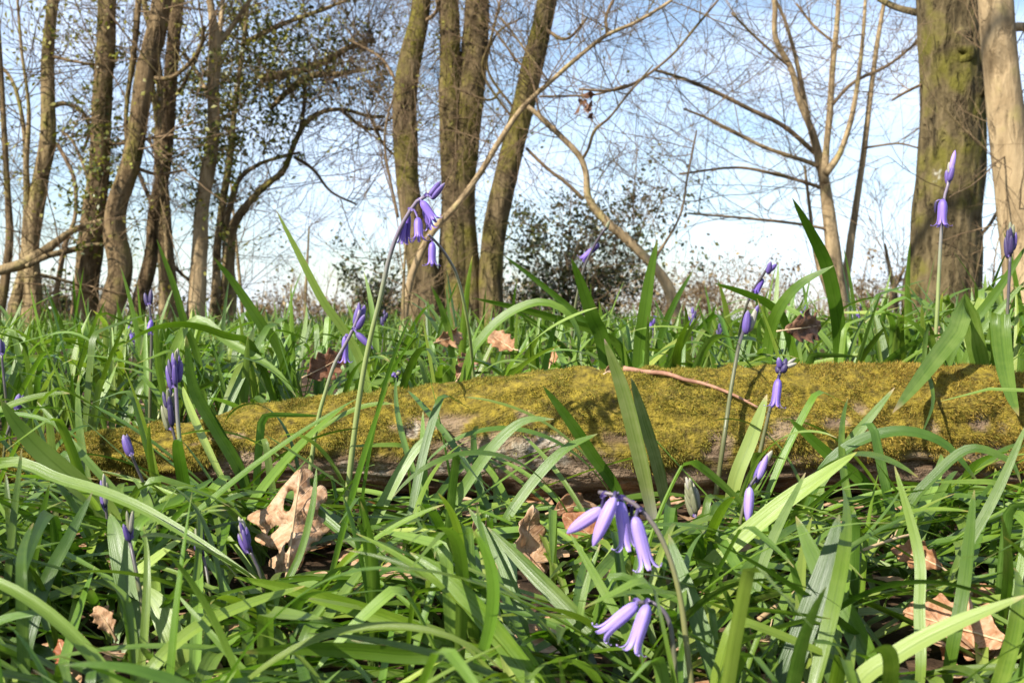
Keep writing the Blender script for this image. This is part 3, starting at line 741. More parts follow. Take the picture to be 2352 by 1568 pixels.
tree('big_oak_tree', 'thickest rough mossy trunk, with burls and a pale lichen patch', 4.6, M['big_bark'],
     [[(2166, 820, 206), (2166, 740, 184), (2166, 660, 174), (2172, 580, 164), (2176, 480, 158), (2182, 380, 156), (2186, 280, 152), (2188, 180, 150), (2184, 90, 150), (2182, -2, 150)]],
     [[(2140, 34, 22), (2100, 28, 17), (2060, 18, 15), (2020, -2, 15)], [(2115, 195, 7), (2080, 212, 7), (2050, 230, 5)], [(2230, 560, 7), (2270, 520, 8), (2300, 470, 8)], [(2240, 240, 16), (2258, 215, 12), (2275, 170, 10)]], None,
     [('b', 16, 0.4, 0.003, 2), ('t', 22, 0.28, 0.0022, 2)], 90, 0.11, 0.05, 150, slim=0.94, seed=23)
tree('smooth_barked_tree', 'smooth pale trunk leaning left beside the thick mossy trunk', 4.1, M['pale_bark'],
     [[(2368, 800, 130), (2358, 700, 104), (2350, 600, 92), (2338, 500, 88), (2326, 400, 84), (2314, 300, 82), (2304, 200, 78), (2294, 100, 76), (2286, -2, 76)]],
     [[(2320, 65, 22), (2352, 62, 20), (2420, 70, 18)]], None, [('t', 26, 0.5, 0.003, 3)], 26, 0.05, seed=24)
# burl and lichen on the big trunk
t = bpy.data.objects['big_oak_tree']
for nm, (bx, by), (rx, ry), mt in (('burl', (2212, 105), (20, 42), 'oak_bark'),):
    c = P(bx, by, 4.6 - 75 * mpp(4.6) * 0.80); m = MB(); pr = []
    for i in range(13):
        a = math.pi * i / 12
        pr.append((c.x + 0.02 * math.sin(i), c.y, c.z + math.cos(a) * ry * mpp(4.6), max(0.002, math.sin(a) * rx * mpp(4.6))))
    pr = np.array(pr); tube(m, pr[:, :3], pr[:, 3], 20, 0.10, 0.05, seed=bx); m.build(nm, M['big_bark'], t)
# fallen limb against the forked tree
for pts, lab in (([(-40, 630, 34), (40, 610, 34), (90, 585, 34), (110, 572, 32), (150, 540, 22), (190, 520, 20), (240, 505, 16)], 'broken brown limb lying across the foot of the forked tree'),
                 ([(60, 612, 16), (110, 588, 20), (150, 578, 20), (200, 565, 16), (260, 560, 10)], 'shorter pale broken limb crossing under the brown one'),
                 ([(80, 628, 10), (130, 640, 12), (180, 655, 10), (215, 680, 8)], 'thin dead stick sloping down to the ivy clad trunk')):
    C, r = limb3(pts, 4.75, 0.2, grow_=0.72); t = thing('fallen_limb', tuple(C[0]), lab, 'branch', 'broken limbs by the trees')
    m = MB(); tube(m, C, r, 10, 0.15, seed=pts[0][0]); m.build('limb', M['tan_bark'], t)
    m = MB(); rg = random.Random(int(pts[0][1]))
    for _ in range(5):
        i = rg.randint(2, len(C) - 2); twig(m, Vector(C[i]), randdir(rg), 0.25, 0.004, 1, rg)
    m.build('twigs', M['twig'], t)

# a hanging twig with dead leaves in front of the sky
t = thing('hanging_leaf_cluster', tuple(P(1340, 215, 4.3)), 'small cluster of withered russet leaves hanging from a bare twig', 'leaves')
m = MB(); g = np.random.default_rng(8)
leaf_cards(m, np.array(P(1342, 238, 4.3)) + g.normal(0, 1, (13, 3)) * np.array([0.016, 0.012, 0.02]), 0.042, g, 1.0); m.build('leaves', M['dark_dead'], t)
m = MB(); tube(m, [tuple(P(1336, 208, 4.3)), tuple(P(1340, 222, 4.3)), tuple(P(1343, 240, 4.3))], 0.002, 5); m.build('twig', M['twig'], t)

def bush(name, label, px, py, wpx, hpx, Y, n, leafm, lsize, twm, seed, cat='bush', group=None, frac=0.8, stems=26):
    rg = random.Random(seed); g = np.random.default_rng(seed)
    b = P(px, py + hpx, Y); base = Vector((b.x, Y, gz(b.x, Y)))
    t = thing(name, base, label, cat, group); m = MB(); ends = []
    H = P(px, py - hpx, Y).z - base.z; W = wpx * mpp(Y)
    for _ in range(stems):
        a = rg.uniform(-1, 1); d = Vector((a * W * 0.9 / H, rg.uniform(-0.4, 0.4), 1)).normalized()
        twig(m, base + Vector((rg.gauss(0, W * 0.18), rg.gauss(0, 0.12), -0.02)), d, H * rg.uniform(0.55, 1.1) * (1 - 0.3 * abs(a)), 0.005, 3, rg, (2, 4), 0.2, 0.02, ends)
    m.build('stems', M[twm], t)
    if leafm:
        e = np.array([tuple(x) for x in ends]); pk = e[g.integers(0, len(e), int(n * frac))] + g.normal(0, 0.028, (int(n * frac), 3))
        m = MB(); leaf_cards(m, pk, lsize, g); m.build('foliage', M[leafm], t)
    return t
bush('holly_bush', 'dark green holly bush with sky showing through, behind the coppiced trunks', 1310, 600, 150, 140, 7.0, 5200, 'holly', 0.029, 'dark_twig', 31, frac=1.0, stems=22)
bush('holly_bush', 'low dark holly bush in the gap left of the coppiced trunks', 868, 680, 70, 70, 7.2, 1400, 'holly', 0.028, 'dark_twig', 32, frac=1.0, stems=12)
bush('holly_bush', 'small dark bush at the foot of the trees on the left', 140, 720, 60, 60, 6.4, 900, 'holly', 0.027, 'dark_twig', 33, frac=1.0, stems=12)
for i, (x, wd, h, Yy, lab) in enumerate([(620, 90, 38, 9, 'tangle of dry brown bramble right of the bushy evergreen'), (760, 100, 40, 9.5, 'tangle of dry brown bramble midway between evergreen and coppice'), (890, 80, 42, 8.6, 'tangle of dry brown bramble touching the coppice on its left'),
                                    (1210, 90, 48, 8.4, 'tangle of dry brown bramble under the large holly, nearer the coppice'), (1400, 110, 62, 8.8, 'tangle of dry brown bramble where the arching sapling bends'), (1520, 100, 66, 8.4, 'tangle of dry brown bramble crossed by the foot of the arching sapling'), (1640, 110, 70, 8.6, 'tallest pale tangle of dry bramble right of the arching sapling'),
                                    (1770, 100, 66, 9.2, 'tangle of dry brown bramble just left of the hazel foot'), (2010, 90, 62, 8.5, 'tangle of dry brown bramble between hazel and thick trunk'), (350, 110, 40, 8.5, 'tangle of dry brown bramble behind the leaning dark trunk'), (110, 110, 44, 8.8, 'tangle of dry brown bramble behind the forked tree'), (2300, 70, 46, 9, 'tangle of dry brown bramble behind the smooth pale trunk')]):
    bush('bramble_bush', lab, x, 745 - h, wd, h, Yy, 420, 'bramble', 0.03, 'twig', 50 + i, 'bramble', 'dry brambles at the edge of the wood', 1.0, 22)
# slender bare saplings between the big trees
for i, (x, top, wd, Yy, lean, lab) in enumerate([(2062, 560, 12, 6.6, -30, 'slender pale sapling just left of the thick mossy trunk'), (2040, 610, 10, 7.0, 40, 'short thin sapling forked low between hazel and thick trunk'), (1290, 520, 9, 7.0, 20, 'thin dark sapling standing inside the large holly'), (925, 560, 8, 4.4, 6, 'thin upright stem beside the leaning pale sapling'),
                                             (560, 420, 8, 6.5, -30, 'thin grey sapling behind the arching evergreen limb'), (700, 520, 7, 8.5, 10, 'faint grey sapling alone in the gap before the coppice')]):
    tree('bare_sapling', lab, Yy, M['tan_bark'] if i != 2 else M['dark_bark'], [[(x, 770, wd * 1.3), (x + lean * 0.2, 680, wd), (x + lean * 0.6, (680 + top) / 2, wd * 0.8), (x + lean, top, wd * 0.5)]], [], 'thin saplings among the trees', [('t', 16, 0.45, 0.003, 3)], 8, 0.05, seed=70 + i)

# unseen bare tree, added left of the frame to dapple the wood with shade
rg = random.Random(4); bx, by = -2.5, 1.3
t = thing('added_shadow_tree', (bx, by, gz(bx, by)), 'unseen bare tree added left of the picture to throw branch shadows', 'tree')
m = MB(); tc_ = smooth_path([(bx, by, -0.1), (bx + .05, by, 1.6), (bx - .02, by + .1, 3.4), (bx + .1, by + .2, 5.6), (bx + .2, by + .3, 8)], 30); tube(m, tc_, np.linspace(0.11, 0.04, 30), 14, 0.1); m.build('trunk', M['brown_bark'], t)
tw_ = MB()
for k_ in range(7):
    z0 = 3.1 + 0.62 * k_; i_ = int(z0 / 8 * 29); a_ = rg.uniform(-0.9, 1.9)
    st_ = Vector(tc_[i_]); e_ = st_ + Vector((math.cos(a_) * 2.2, math.sin(a_) * 2.2, rg.uniform(0.5, 1.4))) * rg.uniform(0.7, 1.1)
    bc_ = smooth_path([tuple(st_), tuple((st_ + e_) / 2 + Vector((rg.gauss(0, .15), rg.gauss(0, .15), -.1))), tuple(e_)], 14)
    m = MB(); tube(m, bc_, np.linspace(0.035, 0.010, 14), 7, 0.1); m.build('branch', M['brown_bark'], t)
    for q_ in range(4):
        j_ = rg.randint(3, 13); twig(tw_, Vector(bc_[j_]), (Vector(bc_[j_] - bc_[j_ - 1]).normalized() + randdir(rg) * 0.9).normalized(), 0.9, 0.006, 2, rg)
tw_.build('twigs', M['twig'], t)

# far hedgerow: a pale twiggy mass along the field edge
rg = random.Random(99); m = MB()
for i in range(70):
    x = rg.uniform(-20, 20); Yy = rg.uniform(28, 44); z = gz(x, Yy) - 0.1
    for s_ in range(3):
        twig(m, Vector((x + rg.gauss(0, 0.4), Yy, z)), Vector((rg.gauss(0, 0.25), 0, 1)).normalized(), rg.uniform(0.6, 1.5), 0.022, 3, rg, (2, 4), 0.2, 0.02)
tag(m.build('distant_hedgerow', M['bramble']), 'far pale brown hedgerow along the horizon', 'hedgerow', kind='stuff')

# ------------------------------------------------------------------ bluebell leaves: shared blade shapes
def proto_path(L, e0, bend, yaw, n, pw=1.4, kink=None):
    t = np.linspace(0, 1, n + 1); el = e0 - bend * t ** pw
    if kink: el = el - kink[1] * np.clip((t - kink[0]) / 0.08, 0, 1)
    az = yaw * t ** 1.5
    p = np.zeros((n + 1, 3))
    for i in range(1, n + 1):
        s = L / n
        p[i] = p[i - 1] + s * np.array([math.cos(el[i]) * math.cos(az[i]), math.cos(el[i]) * math.sin(az[i]), math.sin(el[i])])
        if p[i, 2] < 0.008: p[i, 2] = 0.008
    p[0, 2] -= 0.01
    return p

def proto_blade(mb, C, W, tw0, tw1, cols, fold):
    n = len(C); T = np.gradient(C, axis=0); T /= np.linalg.norm(T, axis=1)[:, None] + 1e-12
    side = np.cross(T, np.array([0, 0, 1.0])); side[np.linalg.norm(side, axis=1) < 0.05] = np.array([0, -1.0, 0])
    side /= np.linalg.norm(side, axis=1)[:, None]
    nr = np.cross(side, T)
    a = np.linspace(tw0, tw1, n)[:, None]
    s2 = side * np.cos(a) + nr * np.sin(a); n2 = np.cross(s2, T)
    t = np.linspace(0, 1, n)
    ribbon(mb, C, s2, n2, blade_w(t, W), fold * (1 - 0.75 * t), cols)

pr = random.Random(21)
PROTO = {'up': [], 'arch': [], 'low': []}
LOWP = []
for kind, cnt in (('up', 16), ('arch', 20), ('low', 18)):
    for i in range(cnt):
        if kind == 'up': L, e0, bd = pr.uniform(0.14, 0.23), R(pr.uniform(62, 88)), R(pr.uniform(5, 40))
        elif kind == 'arch': L, e0, bd = pr.uniform(0.16, 0.27), R(pr.uniform(52, 78)), R(pr.uniform(45, 130))
        else: L, e0, bd = pr.uniform(0.15, 0.26), R(pr.uniform(20, 48)), R(pr.uniform(5, 55))
        W = pr.uniform(0.0052, 0.0098); yaw = pr.uniform(-0.7, 0.7); pw = pr.uniform(1.0, 2.6)
        kk = (pr.uniform(0.4, 0.75), R(pr.uniform(50, 110))) if kind != 'low' and pr.random() < 0.25 else None
        C = proto_path(L, e0, bd * (0.4 if kk else 1), yaw, 22, pw, kk)
        b = MB(); proto_blade(b, C, W, pr.uniform(-0.6, 0.6), pr.uniform(-1.0, 1.0), 5, pr.uniform(0.25, 0.75))
        PROTO[kind].append((b.mesh('bluebell_leaf', M['leaf']), C))
        lb = MB(); proto_blade(lb, proto_path(L, e0, bd, yaw, 8, pw), W, 0, pr.uniform(-0.8, 0.8), 3, 0.5)
        LOWP.append((kind, np.concatenate(lb.v), np.concatenate(lb.q), np.concatenate(lb.uv)))

KEEP = [(572, 1078, 760, 1312, .72), (1296, 1120, 1520, 1312, .52), (1372, 1370, 1504, 1502, .48), (1702, 1028, 1782, 1202, .70), (384, 795, 428, 1000, .86), (895, 405, 1035, 615, .9), (778, 690, 862, 838, .88),
        (270, 990, 310, 1060, .8), (225, 1090, 262, 1170, .7), (275, 1170, 310, 1240, .66), (545, 1180, 582, 1275, .66), (1760, 815, 1835, 940, .92), (1572, 1095, 1608, 1190, .86), (1180, 1180, 1255, 1345, .74), (205, 1390, 275, 1450, .6),
        (2060, 1380, 2300, 1520, .56), (2040, 1230, 2175, 1330, .66), (1700, 690, 1745, 775, 1.2), (1000, 745, 1075, 810, 1.3), (1100, 745, 1190, 825, 1.3), (1795, 725, 1915, 780, 1.3), (1285, 1140, 1390, 1220, .8),
        (2140, 345, 2200, 520, 1.3), (1325, 500, 1410, 605, 1.4), (1440, 840, 1750, 940, .97), (1380, 770, 1520, 1180, .86), (2040, 760, 2180, 1010, .93), (2285, 790, 2352, 965, .93), (690, 800, 800, 890, 1.25)]

G_, D_, PL, YL, N_ = (1, 1, 1), (0.62, 0.72, 0.6), (1.6, 1.38, 2.4), (1.4, 1.3, 1.1), (1.15, 1.08, 1.0)  # PL puts the pale sheen of lit blades into their colour
LEAVES = [
 # label, base..tip path, Y base, Y tip, width px, tint, twist
 ('lone tall thin leaf pointing up left between evergreen and tallest bluebell', [(835, 850), (795, 765), (742, 690), (690, 590), (634, 482)], 1.14, 1.1, 20, PL, .5),
 ('tallest dark blade curving up left in front of the hazel', [(1932, 820), (1924, 720), (1900, 610), (1862, 530), (1820, 455)], 1.2, 1.12, 34, D_, .5),
 ('dark upright blade with pointed tip right of the twin blades', [(1468, 830), (1478, 740), (1492, 640), (1510, 550)], 1.2, 1.16, 30, D_, .3),
 ('broad dark upright blade leaning left between coppice and arching sapling', [(1388, 800), (1362, 730), (1338, 660), (1312, 592)], 1.14, 1.1, 34, D_, .2),
 ('pale arching blade whose tip loops back down above the log', [(1075, 840), (1105, 780), (1165, 722), (1240, 694), (1302, 718), (1330, 775), (1322, 830)], 1.12, 1.1, 24, N_, .8),
 ('straight dark blade reaching left to the foot of the coppice', [(1440, 830), (1390, 770), (1290, 735), (1180, 705), (1085, 684)], 1.16, 1.12, 20, G_, .5),
 ('thin dark blade rising left from behind the loose arch', [(1400, 800), (1340, 735), (1240, 650), (1155, 585)], 1.2, 1.2, 16, D_, .4),
 ('small sharp blade rising right toward the brambles', [(1512, 800), (1548, 700), (1592, 620)], 1.3, 1.26, 16, D_, .4),
 ('bent blade arching up right across the tallest dark blade', [(1765, 800), (1785, 720), (1835, 655), (1915, 610)], 1.2, 1.14, 28, G_, .5),
 ('blade lying over to the left below the drooping purple spike', [(1810, 760), (1772, 702), (1710, 672), (1640, 650)], 1.22, 1.16, 22, G_, .6),
 ('dark blade leaning left beneath the pale forked tree', [(650, 820), (598, 740), (538, 650), (490, 590)], 1.2, 1.16, 24, D_, .3),
 ('dark blade rising left of the pale forked tree', [(456, 830), (424, 740), (398, 650), (360, 550)], 1.25, 1.2, 16, D_, .3),
 ('folded blade sagging left over the small nodding spike', [(590, 810), (520, 770), (430, 744), (350, 754), (285, 790)], 1.15, 1.05, 20, N_, .8),
 ('broad pale blade lying right toward the log among behind-log leaves', [(430, 750), (530, 790), (630, 850), (680, 910)], 1.18, 1.1, 24, PL, .7),
 ('long dark blade leaning left across the end of the log', [(560, 1100), (500, 990), (445, 890), (427, 770)], .88, .86, 28, D_, .3),
 ('wide pale blade sweeping up to the left edge over the log', [(250, 1180), (180, 1110), (100, 1040), (40, 975), (0, 915)], .72, .68, 48, PL, .3),
 ('taller of two pale striped blades standing against the log', [(1505, 1215), (1472, 1060), (1432, 900), (1388, 778)], .88, .84, 34, (2.5, 1.65, 6.0), .15),  # frontal sunlight put into the tint of both twin blades
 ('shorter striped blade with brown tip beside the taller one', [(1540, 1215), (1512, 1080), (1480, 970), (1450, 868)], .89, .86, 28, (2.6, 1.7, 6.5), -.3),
 ('single dark blade slanting left across the moss centre', [(1418, 1130), (1362, 1045), (1308, 965), (1247, 886)], .86, .84, 26, D_, .2),
 ('pale blade rising right toward the pale bare wood', [(850, 1225), (900, 1120), (945, 1045), (1000, 982)], .82, .84, 26, PL, .4),
 ('arched dark blade bowing right over lichened wood', [(1000, 1230), (1060, 1130), (1130, 1030), (1200, 968), (1272, 962)], .82, .82, 26, G_, .5),
 ('narrow blade crossing right just under the bare wood', [(1160, 1200), (1230, 1100), (1300, 1030), (1372, 996)], .82, .84, 24, G_, .5),
 ('square ended pale blade beside the small hanging bell on the log', [(1690, 1100), (1725, 1010), (1762, 905)], .9, .9, 32, PL, .2),
 ('long grey green blade rising right across russet moss', [(1840, 1190), (1890, 1100), (1965, 1000), (2055, 890)], .84, .82, 24, PL, .3),
 ('dark arched blade bowing down right in front of russet moss', [(1880, 1100), (1960, 1020), (2070, 990), (2170, 1020), (2250, 1110)], .8, .78, 28, D_, .7),
 ('dark blade pointing up left from the arched one', [(2000, 1130), (1900, 1040), (1812, 960)], .82, .82, 28, D_, .3),
 ('broad bright yellow green blade slanting up right below the log', [(1500, 1420), (1640, 1290), (1780, 1170), (1900, 1085), (1968, 1038)], .66, .64, 42, YL, .5),
 ('pale hanging blade draped down over the log top', [(2225, 720), (2200, 755), (2150, 820), (2100, 885), (2050, 948)], 1.0, .91, 44, PL, .2),
 ('wide blade drooping over the log at the right edge', [(2296, 740), (2300, 790), (2308, 850), (2322, 910), (2340, 955)], 1.0, .9, 46, N_, .3),
 ('thin curly blade hanging like a ribbon beside the draped one', [(2140, 760), (2122, 830), (2138, 880), (2142, 930), (2115, 1002)], 1.0, .9, 11, N_, .5),
 ('large pale yellow blade crossing to the lower edge left of the near bells', [(1250, 1610), (1170, 1490), (1080, 1380), (1010, 1310), (942, 1268)], .47, .50, 46, YL, .35),
 ('long bright blade lying rightward under the big oak leaf', [(1180, 1530), (1040, 1480), (880, 1415), (700, 1360), (538, 1324)], .52, .56, 40, YL, .6),
 ('pale blade slanting up left beside the curled oak leaf', [(1480, 1570), (1340, 1430), (1220, 1310), (1120, 1210)], .54, .6, 38, PL, .4),
 ('dark upright blade crossing the curled oak leaf on its left', [(1215, 1520), (1190, 1400), (1150, 1280), (1075, 1165)], .56, .62, 30, D_, .3),
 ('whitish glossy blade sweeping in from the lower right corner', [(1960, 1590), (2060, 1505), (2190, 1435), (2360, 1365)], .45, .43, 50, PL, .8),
 ('broad dark upright blade pointing up right at lower right', [(1795, 1590), (1850, 1440), (1900, 1300), (1928, 1180)], .5, .52, 56, D_, .35),
 ('broad blade leaning left behind the broad dark upright one', [(2030, 1600), (1955, 1430), (1890, 1320), (1828, 1185)], .52, .56, 50, G_, .3),
 ('pointed upright blade in front of the large pale oak leaf', [(2190, 1480), (2215, 1340), (2238, 1125)], .54, .55, 30, G_, .4),
 ('narrow upright blade left of the large pale oak leaf', [(2115, 1540), (2112, 1400), (2110, 1270), (2055, 1070)], .52, .56, 24, G_, .2),
 ('dark blade leaning left right of the near bluebell stem', [(1660, 1600), (1610, 1440), (1570, 1330), (1535, 1225)], .5, .54, 40, D_, .2),
 ('longest blade falling right from the left edge toward the big oak leaf', [(-20, 1080), (150, 1105), (300, 1155), (450, 1240), (610, 1345)], .66, .58, 26, N_, .5),
 ('thin bright upright blade near the left edge', [(8, 1460), (25, 1250), (50, 1030)], .6, .62, 15, N_, .2),
 ('broad dark upright blade behind the bud with a long dark stem', [(330, 1500), (300, 1370), (272, 1250), (252, 1178)], .58, .62, 52, D_, .25),
 ('wide pale blade right of the bud with a long dark stem', [(410, 1500), (370, 1400), (326, 1345)], .56, .58, 54, PL, .3),
 ('dark blade rising right at the lower left', [(60, 1500), (105, 1340), (160, 1230), (212, 1130)], .54, .6, 28, D_, .3),
 ('bright narrow blade rising right at the lower left middle', [(320, 1580), (430, 1455), (560, 1390), (700, 1345)], .48, .52, 28, YL, .5),
 ('small glossy blade, its sun glint tinted white, left of the big oak leaf', [(300, 1338), (370, 1272), (425, 1232)], .64, .66, 28, (2.3, 1.9, 3.4), .95),  # glint painted through a whitened tint
 ('broad blade lying flat along the lower edge', [(1060, 1540), (900, 1500), (700, 1488), (550, 1498)], .46, .48, 42, G_, .7),
 ('narrow blade rising in front of the big oak leaf', [(645, 1370), (690, 1270), (718, 1160), (727, 1075)], .64, .66, 15, G_, .2),
 ('pale thin blade pointing up left below the lilac bell cluster', [(1450, 1480), (1380, 1345), (1310, 1225)], .54, .56, 20, PL, .2),
 ('pale thin blade pointing up right under the lilac bell cluster', [(1330, 1430), (1350, 1330), (1378, 1250)], .55, .56, 14, PL, .2),
 ('bowed pale blade rising right among the lower right leaves', [(1690, 1550), (1720, 1420), (1765, 1260), (1850, 1085)], .56, .62, 22, PL, .3),
 ('grey green blade rising out of frame on the right', [(2200, 1300), (2290, 1130), (2360, 970)], .66, .66, 22, PL, .3),
 ('blade arching down right in front of the log end on the right', [(2080, 1180), (2150, 1090), (2230, 1030), (2320, 1060), (2345, 1110)], .74, .72, 26, G_, .7),
 ('long blade leaning right across the smooth pale trunk', [(2190, 800), (2260, 710), (2310, 640), (2360, 560)], 1.15, 1.1, 22, D_, .3),
 ('dark blade leaning right beyond the rightmost dark spike', [(2230, 800), (2290, 720), (2360, 640)], 1.12, 1.1, 18, G_, .3),
 ('pale folded blade standing before the coppice stool', [(1035, 790), (1015, 710), (990, 655)], 1.3, 1.26, 16, PL, .3),
]

_kp = []
for _lab, _pts, _y0, _y1, _w, _t, _tw in LEAVES:
    _c = smooth_path([(a, b, 0) for a, b in _pts], 22); _d = np.linspace(_y0, _y1, 22)
    for a, d in zip(_c[3:], _d[3:]): _kp.append((a[0], a[1], d, _w / 2 + 9))
KPT = np.array(_kp)

def log_hit(p):
    c, r = log_at(p[0])
    return (p[1] - c[1]) ** 2 + (p[2] - c[2]) ** 2 < (r + 0.003) ** 2

def blocked(W, front, rg):
    """would this leaf stand inside the log, or hide a flower or a dead leaf that the photo shows clear?"""
    hid = 0; sky_ = 0; cov = 0
    for p in W:
        if log_hit(p): return True
        q_ = pix(p)
        if q_ is None or q_[2] < 0.26: return True
        x, y, f = q_
        for a, b, c, d, Y in KEEP:
            if a < x < c and b < y < d and f < Y + 0.015: return True
        if ((np.abs(KPT[:, 0] - x) < KPT[:, 3]) & (np.abs(KPT[:, 1] - y) < KPT[:, 3]) & (KPT[:, 2] > f + 0.004)).any(): cov += 1
        if front:
            lt = np.interp(x, [0, 300, 500, 700, 1000, 1300, 2352], [1075, 1095, 1095, 1115, 1125, 1145, 1085])
            if y < lt: hid = 1
        else:
            lim = np.interp(x, [0, 500, 900, 1400, 1700, 2000, 2352], [715, 700, 735, 690, 650, 650, 600])
            if y < lim: sky_ = 1
    if cov and rg.random() < 0.8: return True
    if hid and rg.random() < 0.87: return True
    if sky_ and rg.random() < 0.85: return True
    return False

TUFTS = []
def leaf_into(root, me, C, az, s, tint):
    o = bpy.data.objects.new('leaf', me); COL.objects.link(o)
    o.parent = root; o.rotation_euler = (0, 0, az); o.scale = (s, s, s); o.color = (*tint, 1)

def tint(rg):
    b = rg.uniform(0.8, 1.25); y = rg.uniform(0, 1) ** 2
    p = rg.random() < 0.22  # this share of leaves carries a gloss highlight as plain tint
    return (b * (0.9 + 0.4 * y) * (1.4 if p else 1), b * (0.97 + 0.12 * y) * (1.3 if p else 1), b * (0.8 + 0.5 * rg.random()) * (1.9 if p else 1))

def add_leaves(root, n, mixw, front, rg, tries=7):
    base = WLOC[root.name]; tops = []
    for _ in range(n):
        for _t in range(tries):
            kind = rg.choices(['up', 'arch', 'low'], mixw)[0]
            me, C = rg.choice(PROTO[kind]); az = rg.uniform(0, 2 * math.pi); s = rg.uniform(0.75, 1.15) * float(np.interp(base.y, [0.36, 0.5, 0.7, 0.9, 1.1], [0.68, 0.76, 0.82, 0.85, 0.95]))
            ca, sa = math.cos(az), math.sin(az)
            Wd = [base + Vector((ca * p[0] - sa * p[1], sa * p[0] + ca * p[1], p[2])) * 1.0 * s if False else Vector((base.x + s * (ca * p[0] - sa * p[1]), base.y + s * (sa * p[0] + ca * p[1]), base.z + s * p[2])) for p in C]
            if not blocked(Wd, front, rg):
                leaf_into(root, me, C, az, s, tint(rg)); tops += Wd[4::2]
                break
    return tops

def scatter(n, y0, y1, mind, seed, margin=0.08):
    rg = random.Random(seed); out = []
    for _ in range(n * 40):
        if len(out) >= n: break
        y = math.sqrt(rg.uniform(y0 * y0, y1 * y1)); x = rg.uniform(-1, 1) * (0.47 * y + margin)
        if all((x - a) ** 2 + (y - b) ** 2 > mind * mind for a, b in out): out.append((x, y))
    return out

rg = random.Random(8)
def tuft(x, y, front, n, mixw):
    t = thing('bluebell_tuft', (x, y, gz(x, y) - 0.002), 'tuft of green bluebell leaves', 'plant')
    tops = add_leaves(t, n, mixw, front, rg)
    if not tops:
        bpy.data.objects.remove(t); return
    TUFTS.append((t, tops, front))
for x, y in scatter(196, 0.36, 0.90, 0.024, 1):
    near_log = y > 0.72
    tuft(x, y, True, rg.randint(6, 9), (0.36, 0.26, 0.6) if not near_log else (0.2, 0.3, 0.7))
BEH = sorted(scatter(165, 1.08, 1.75, 0.046, 2, 0.1), key=lambda p: p[1])
for x, y in BEH[:78]:
    tuft(x, y, False, rg.randint(6, 9), (0.75, 0.32, 0.12))
# spiky dark clumps rising close behind the log
for x, y in [(0.20, 1.22), (0.27, 1.16), (0.33, 1.25), (0.38, 1.14), (0.43, 1.22), (0.47, 1.15), (0.50, 1.28), (0.55, 1.22), (0.30, 1.36), (0.42, 1.35), (0.13, 1.15), (0.08, 1.24), (0.02, 1.17), (-0.07, 1.2), (-0.30, 1.2), (-0.38, 1.28), (-0.46, 1.22), (-0.52, 1.3), (-0.22, 1.26), (0.58, 1.35), (0.36, 1.5), (0.5, 1.48)]:
    tuft(x, y, False, 8, (0.9, 0.25, 0.0))
# the far carpet of leaves
g = random.Random(17); m = MB()
def beyond(n, y0, y1, mind, seed, extra):
    """spots outside the picture on either side, where the same leaves go on growing"""
    rg_ = random.Random(seed); out = []
    for _ in range(n * 60):
        if len(out) >= n: break
        y = rg_.uniform(y0, y1); e = 0.47 * y + 0.09; x = rg_.choice((-1, 1)) * rg_.uniform(e, e + extra)
        if all((x - a) ** 2 + (y - b) ** 2 > mind * mind for a, b in out) and not log_hit((x, y, gz(x, y) + 0.01)): out.append((x, y))
    return out
for x, y in BEH[78:] + scatter(1600, 1.72, 6.5, 0.055, 3, 0.3) + beyond(170, 0.25, 0.90, 0.03, 6, 0.45) + beyond(150, 1.08, 1.75, 0.045, 7, 0.5) + beyond(350, 1.75, 4.5, 0.06, 8, 0.9):
    bz = gz(x, y) - 0.002
    for _ in range(g.randint(4, 7)):
        kind, V, Q, UVV = g.choice(LOWP); az = g.uniform(0, 2 * math.pi); s = g.uniform(0.65, 1.05) if y < 2.2 else g.uniform(0.5, 0.85)
        if y < 3.2 and kind != 'up' and g.random() < .45: continue
        ca, sa = math.cos(az), math.sin(az)
        m.add(np.stack([x + s * (ca * V[:, 0] - sa * V[:, 1]), y + s * (sa * V[:, 0] + ca * V[:, 1]), bz + s * V[:, 2]], 1), Q, None, UVV)
tag(m.build('bluebell_carpet', M['leaf']), 'far carpet of green bluebell leaves running back to the trees', 'bluebell leaves', kind='stuff')

# ------------------------------------------------------------------ leaves traced one by one
def traced_leaf(root, pts, Y0, Y1, wpx, tint_, twist=0.35, fold=0.35, tipf=0.4, n=26, name='leaf'):
    m = len(pts)
    P3 = [tuple(P(x, y, Y0 + (Y1 - Y0) * i / (m - 1))) for i, (x, y) in enumerate(pts)]
    b = P3[0]; gb = gz(b[0], b[1])
    if b[2] > gb + 0.008:
        d = np.array(P3[0]) - np.array(P3[1]); d /= np.linalg.norm(d) + 1e-9
        h = b[2] - gb
        P3 = [(b[0] + d[0] * h * 0.5, b[1] + 0.15 * h, gb - 0.004)] + P3
    C = smooth_path(P3, n)
    T = np.gradient(C, axis=0); T /= np.linalg.norm(T, axis=1)[:, None]
    vw = np.array(CAM)[None] - C; vw /= np.linalg.norm(vw, axis=1)[:, None]
    sd = np.cross(T, vw); sd /= np.linalg.norm(sd, axis=1)[:, None]
    nr = np.cross(sd, T); nr *= np.sign((nr * vw).sum(1))[:, None]
    a = np.linspace(twist * 0.6, twist, n)[:, None]
    s2 = sd * np.cos(a) + nr * np.sin(a); n2 = np.cross(T, s2); n2 *= np.sign((n2 * vw).sum(1))[:, None]
    t = np.linspace(0, 1, n)
    mb = MB(); ribbon(mb, C, s2, n2, blade_w(t, wpx * mpp((Y0 + Y1) / 2), tipf), fold * (1 - 0.7 * t), 7)
    o = mb.build(name, M['leaf'], root); o.color = (*tint_, 1)
    return o

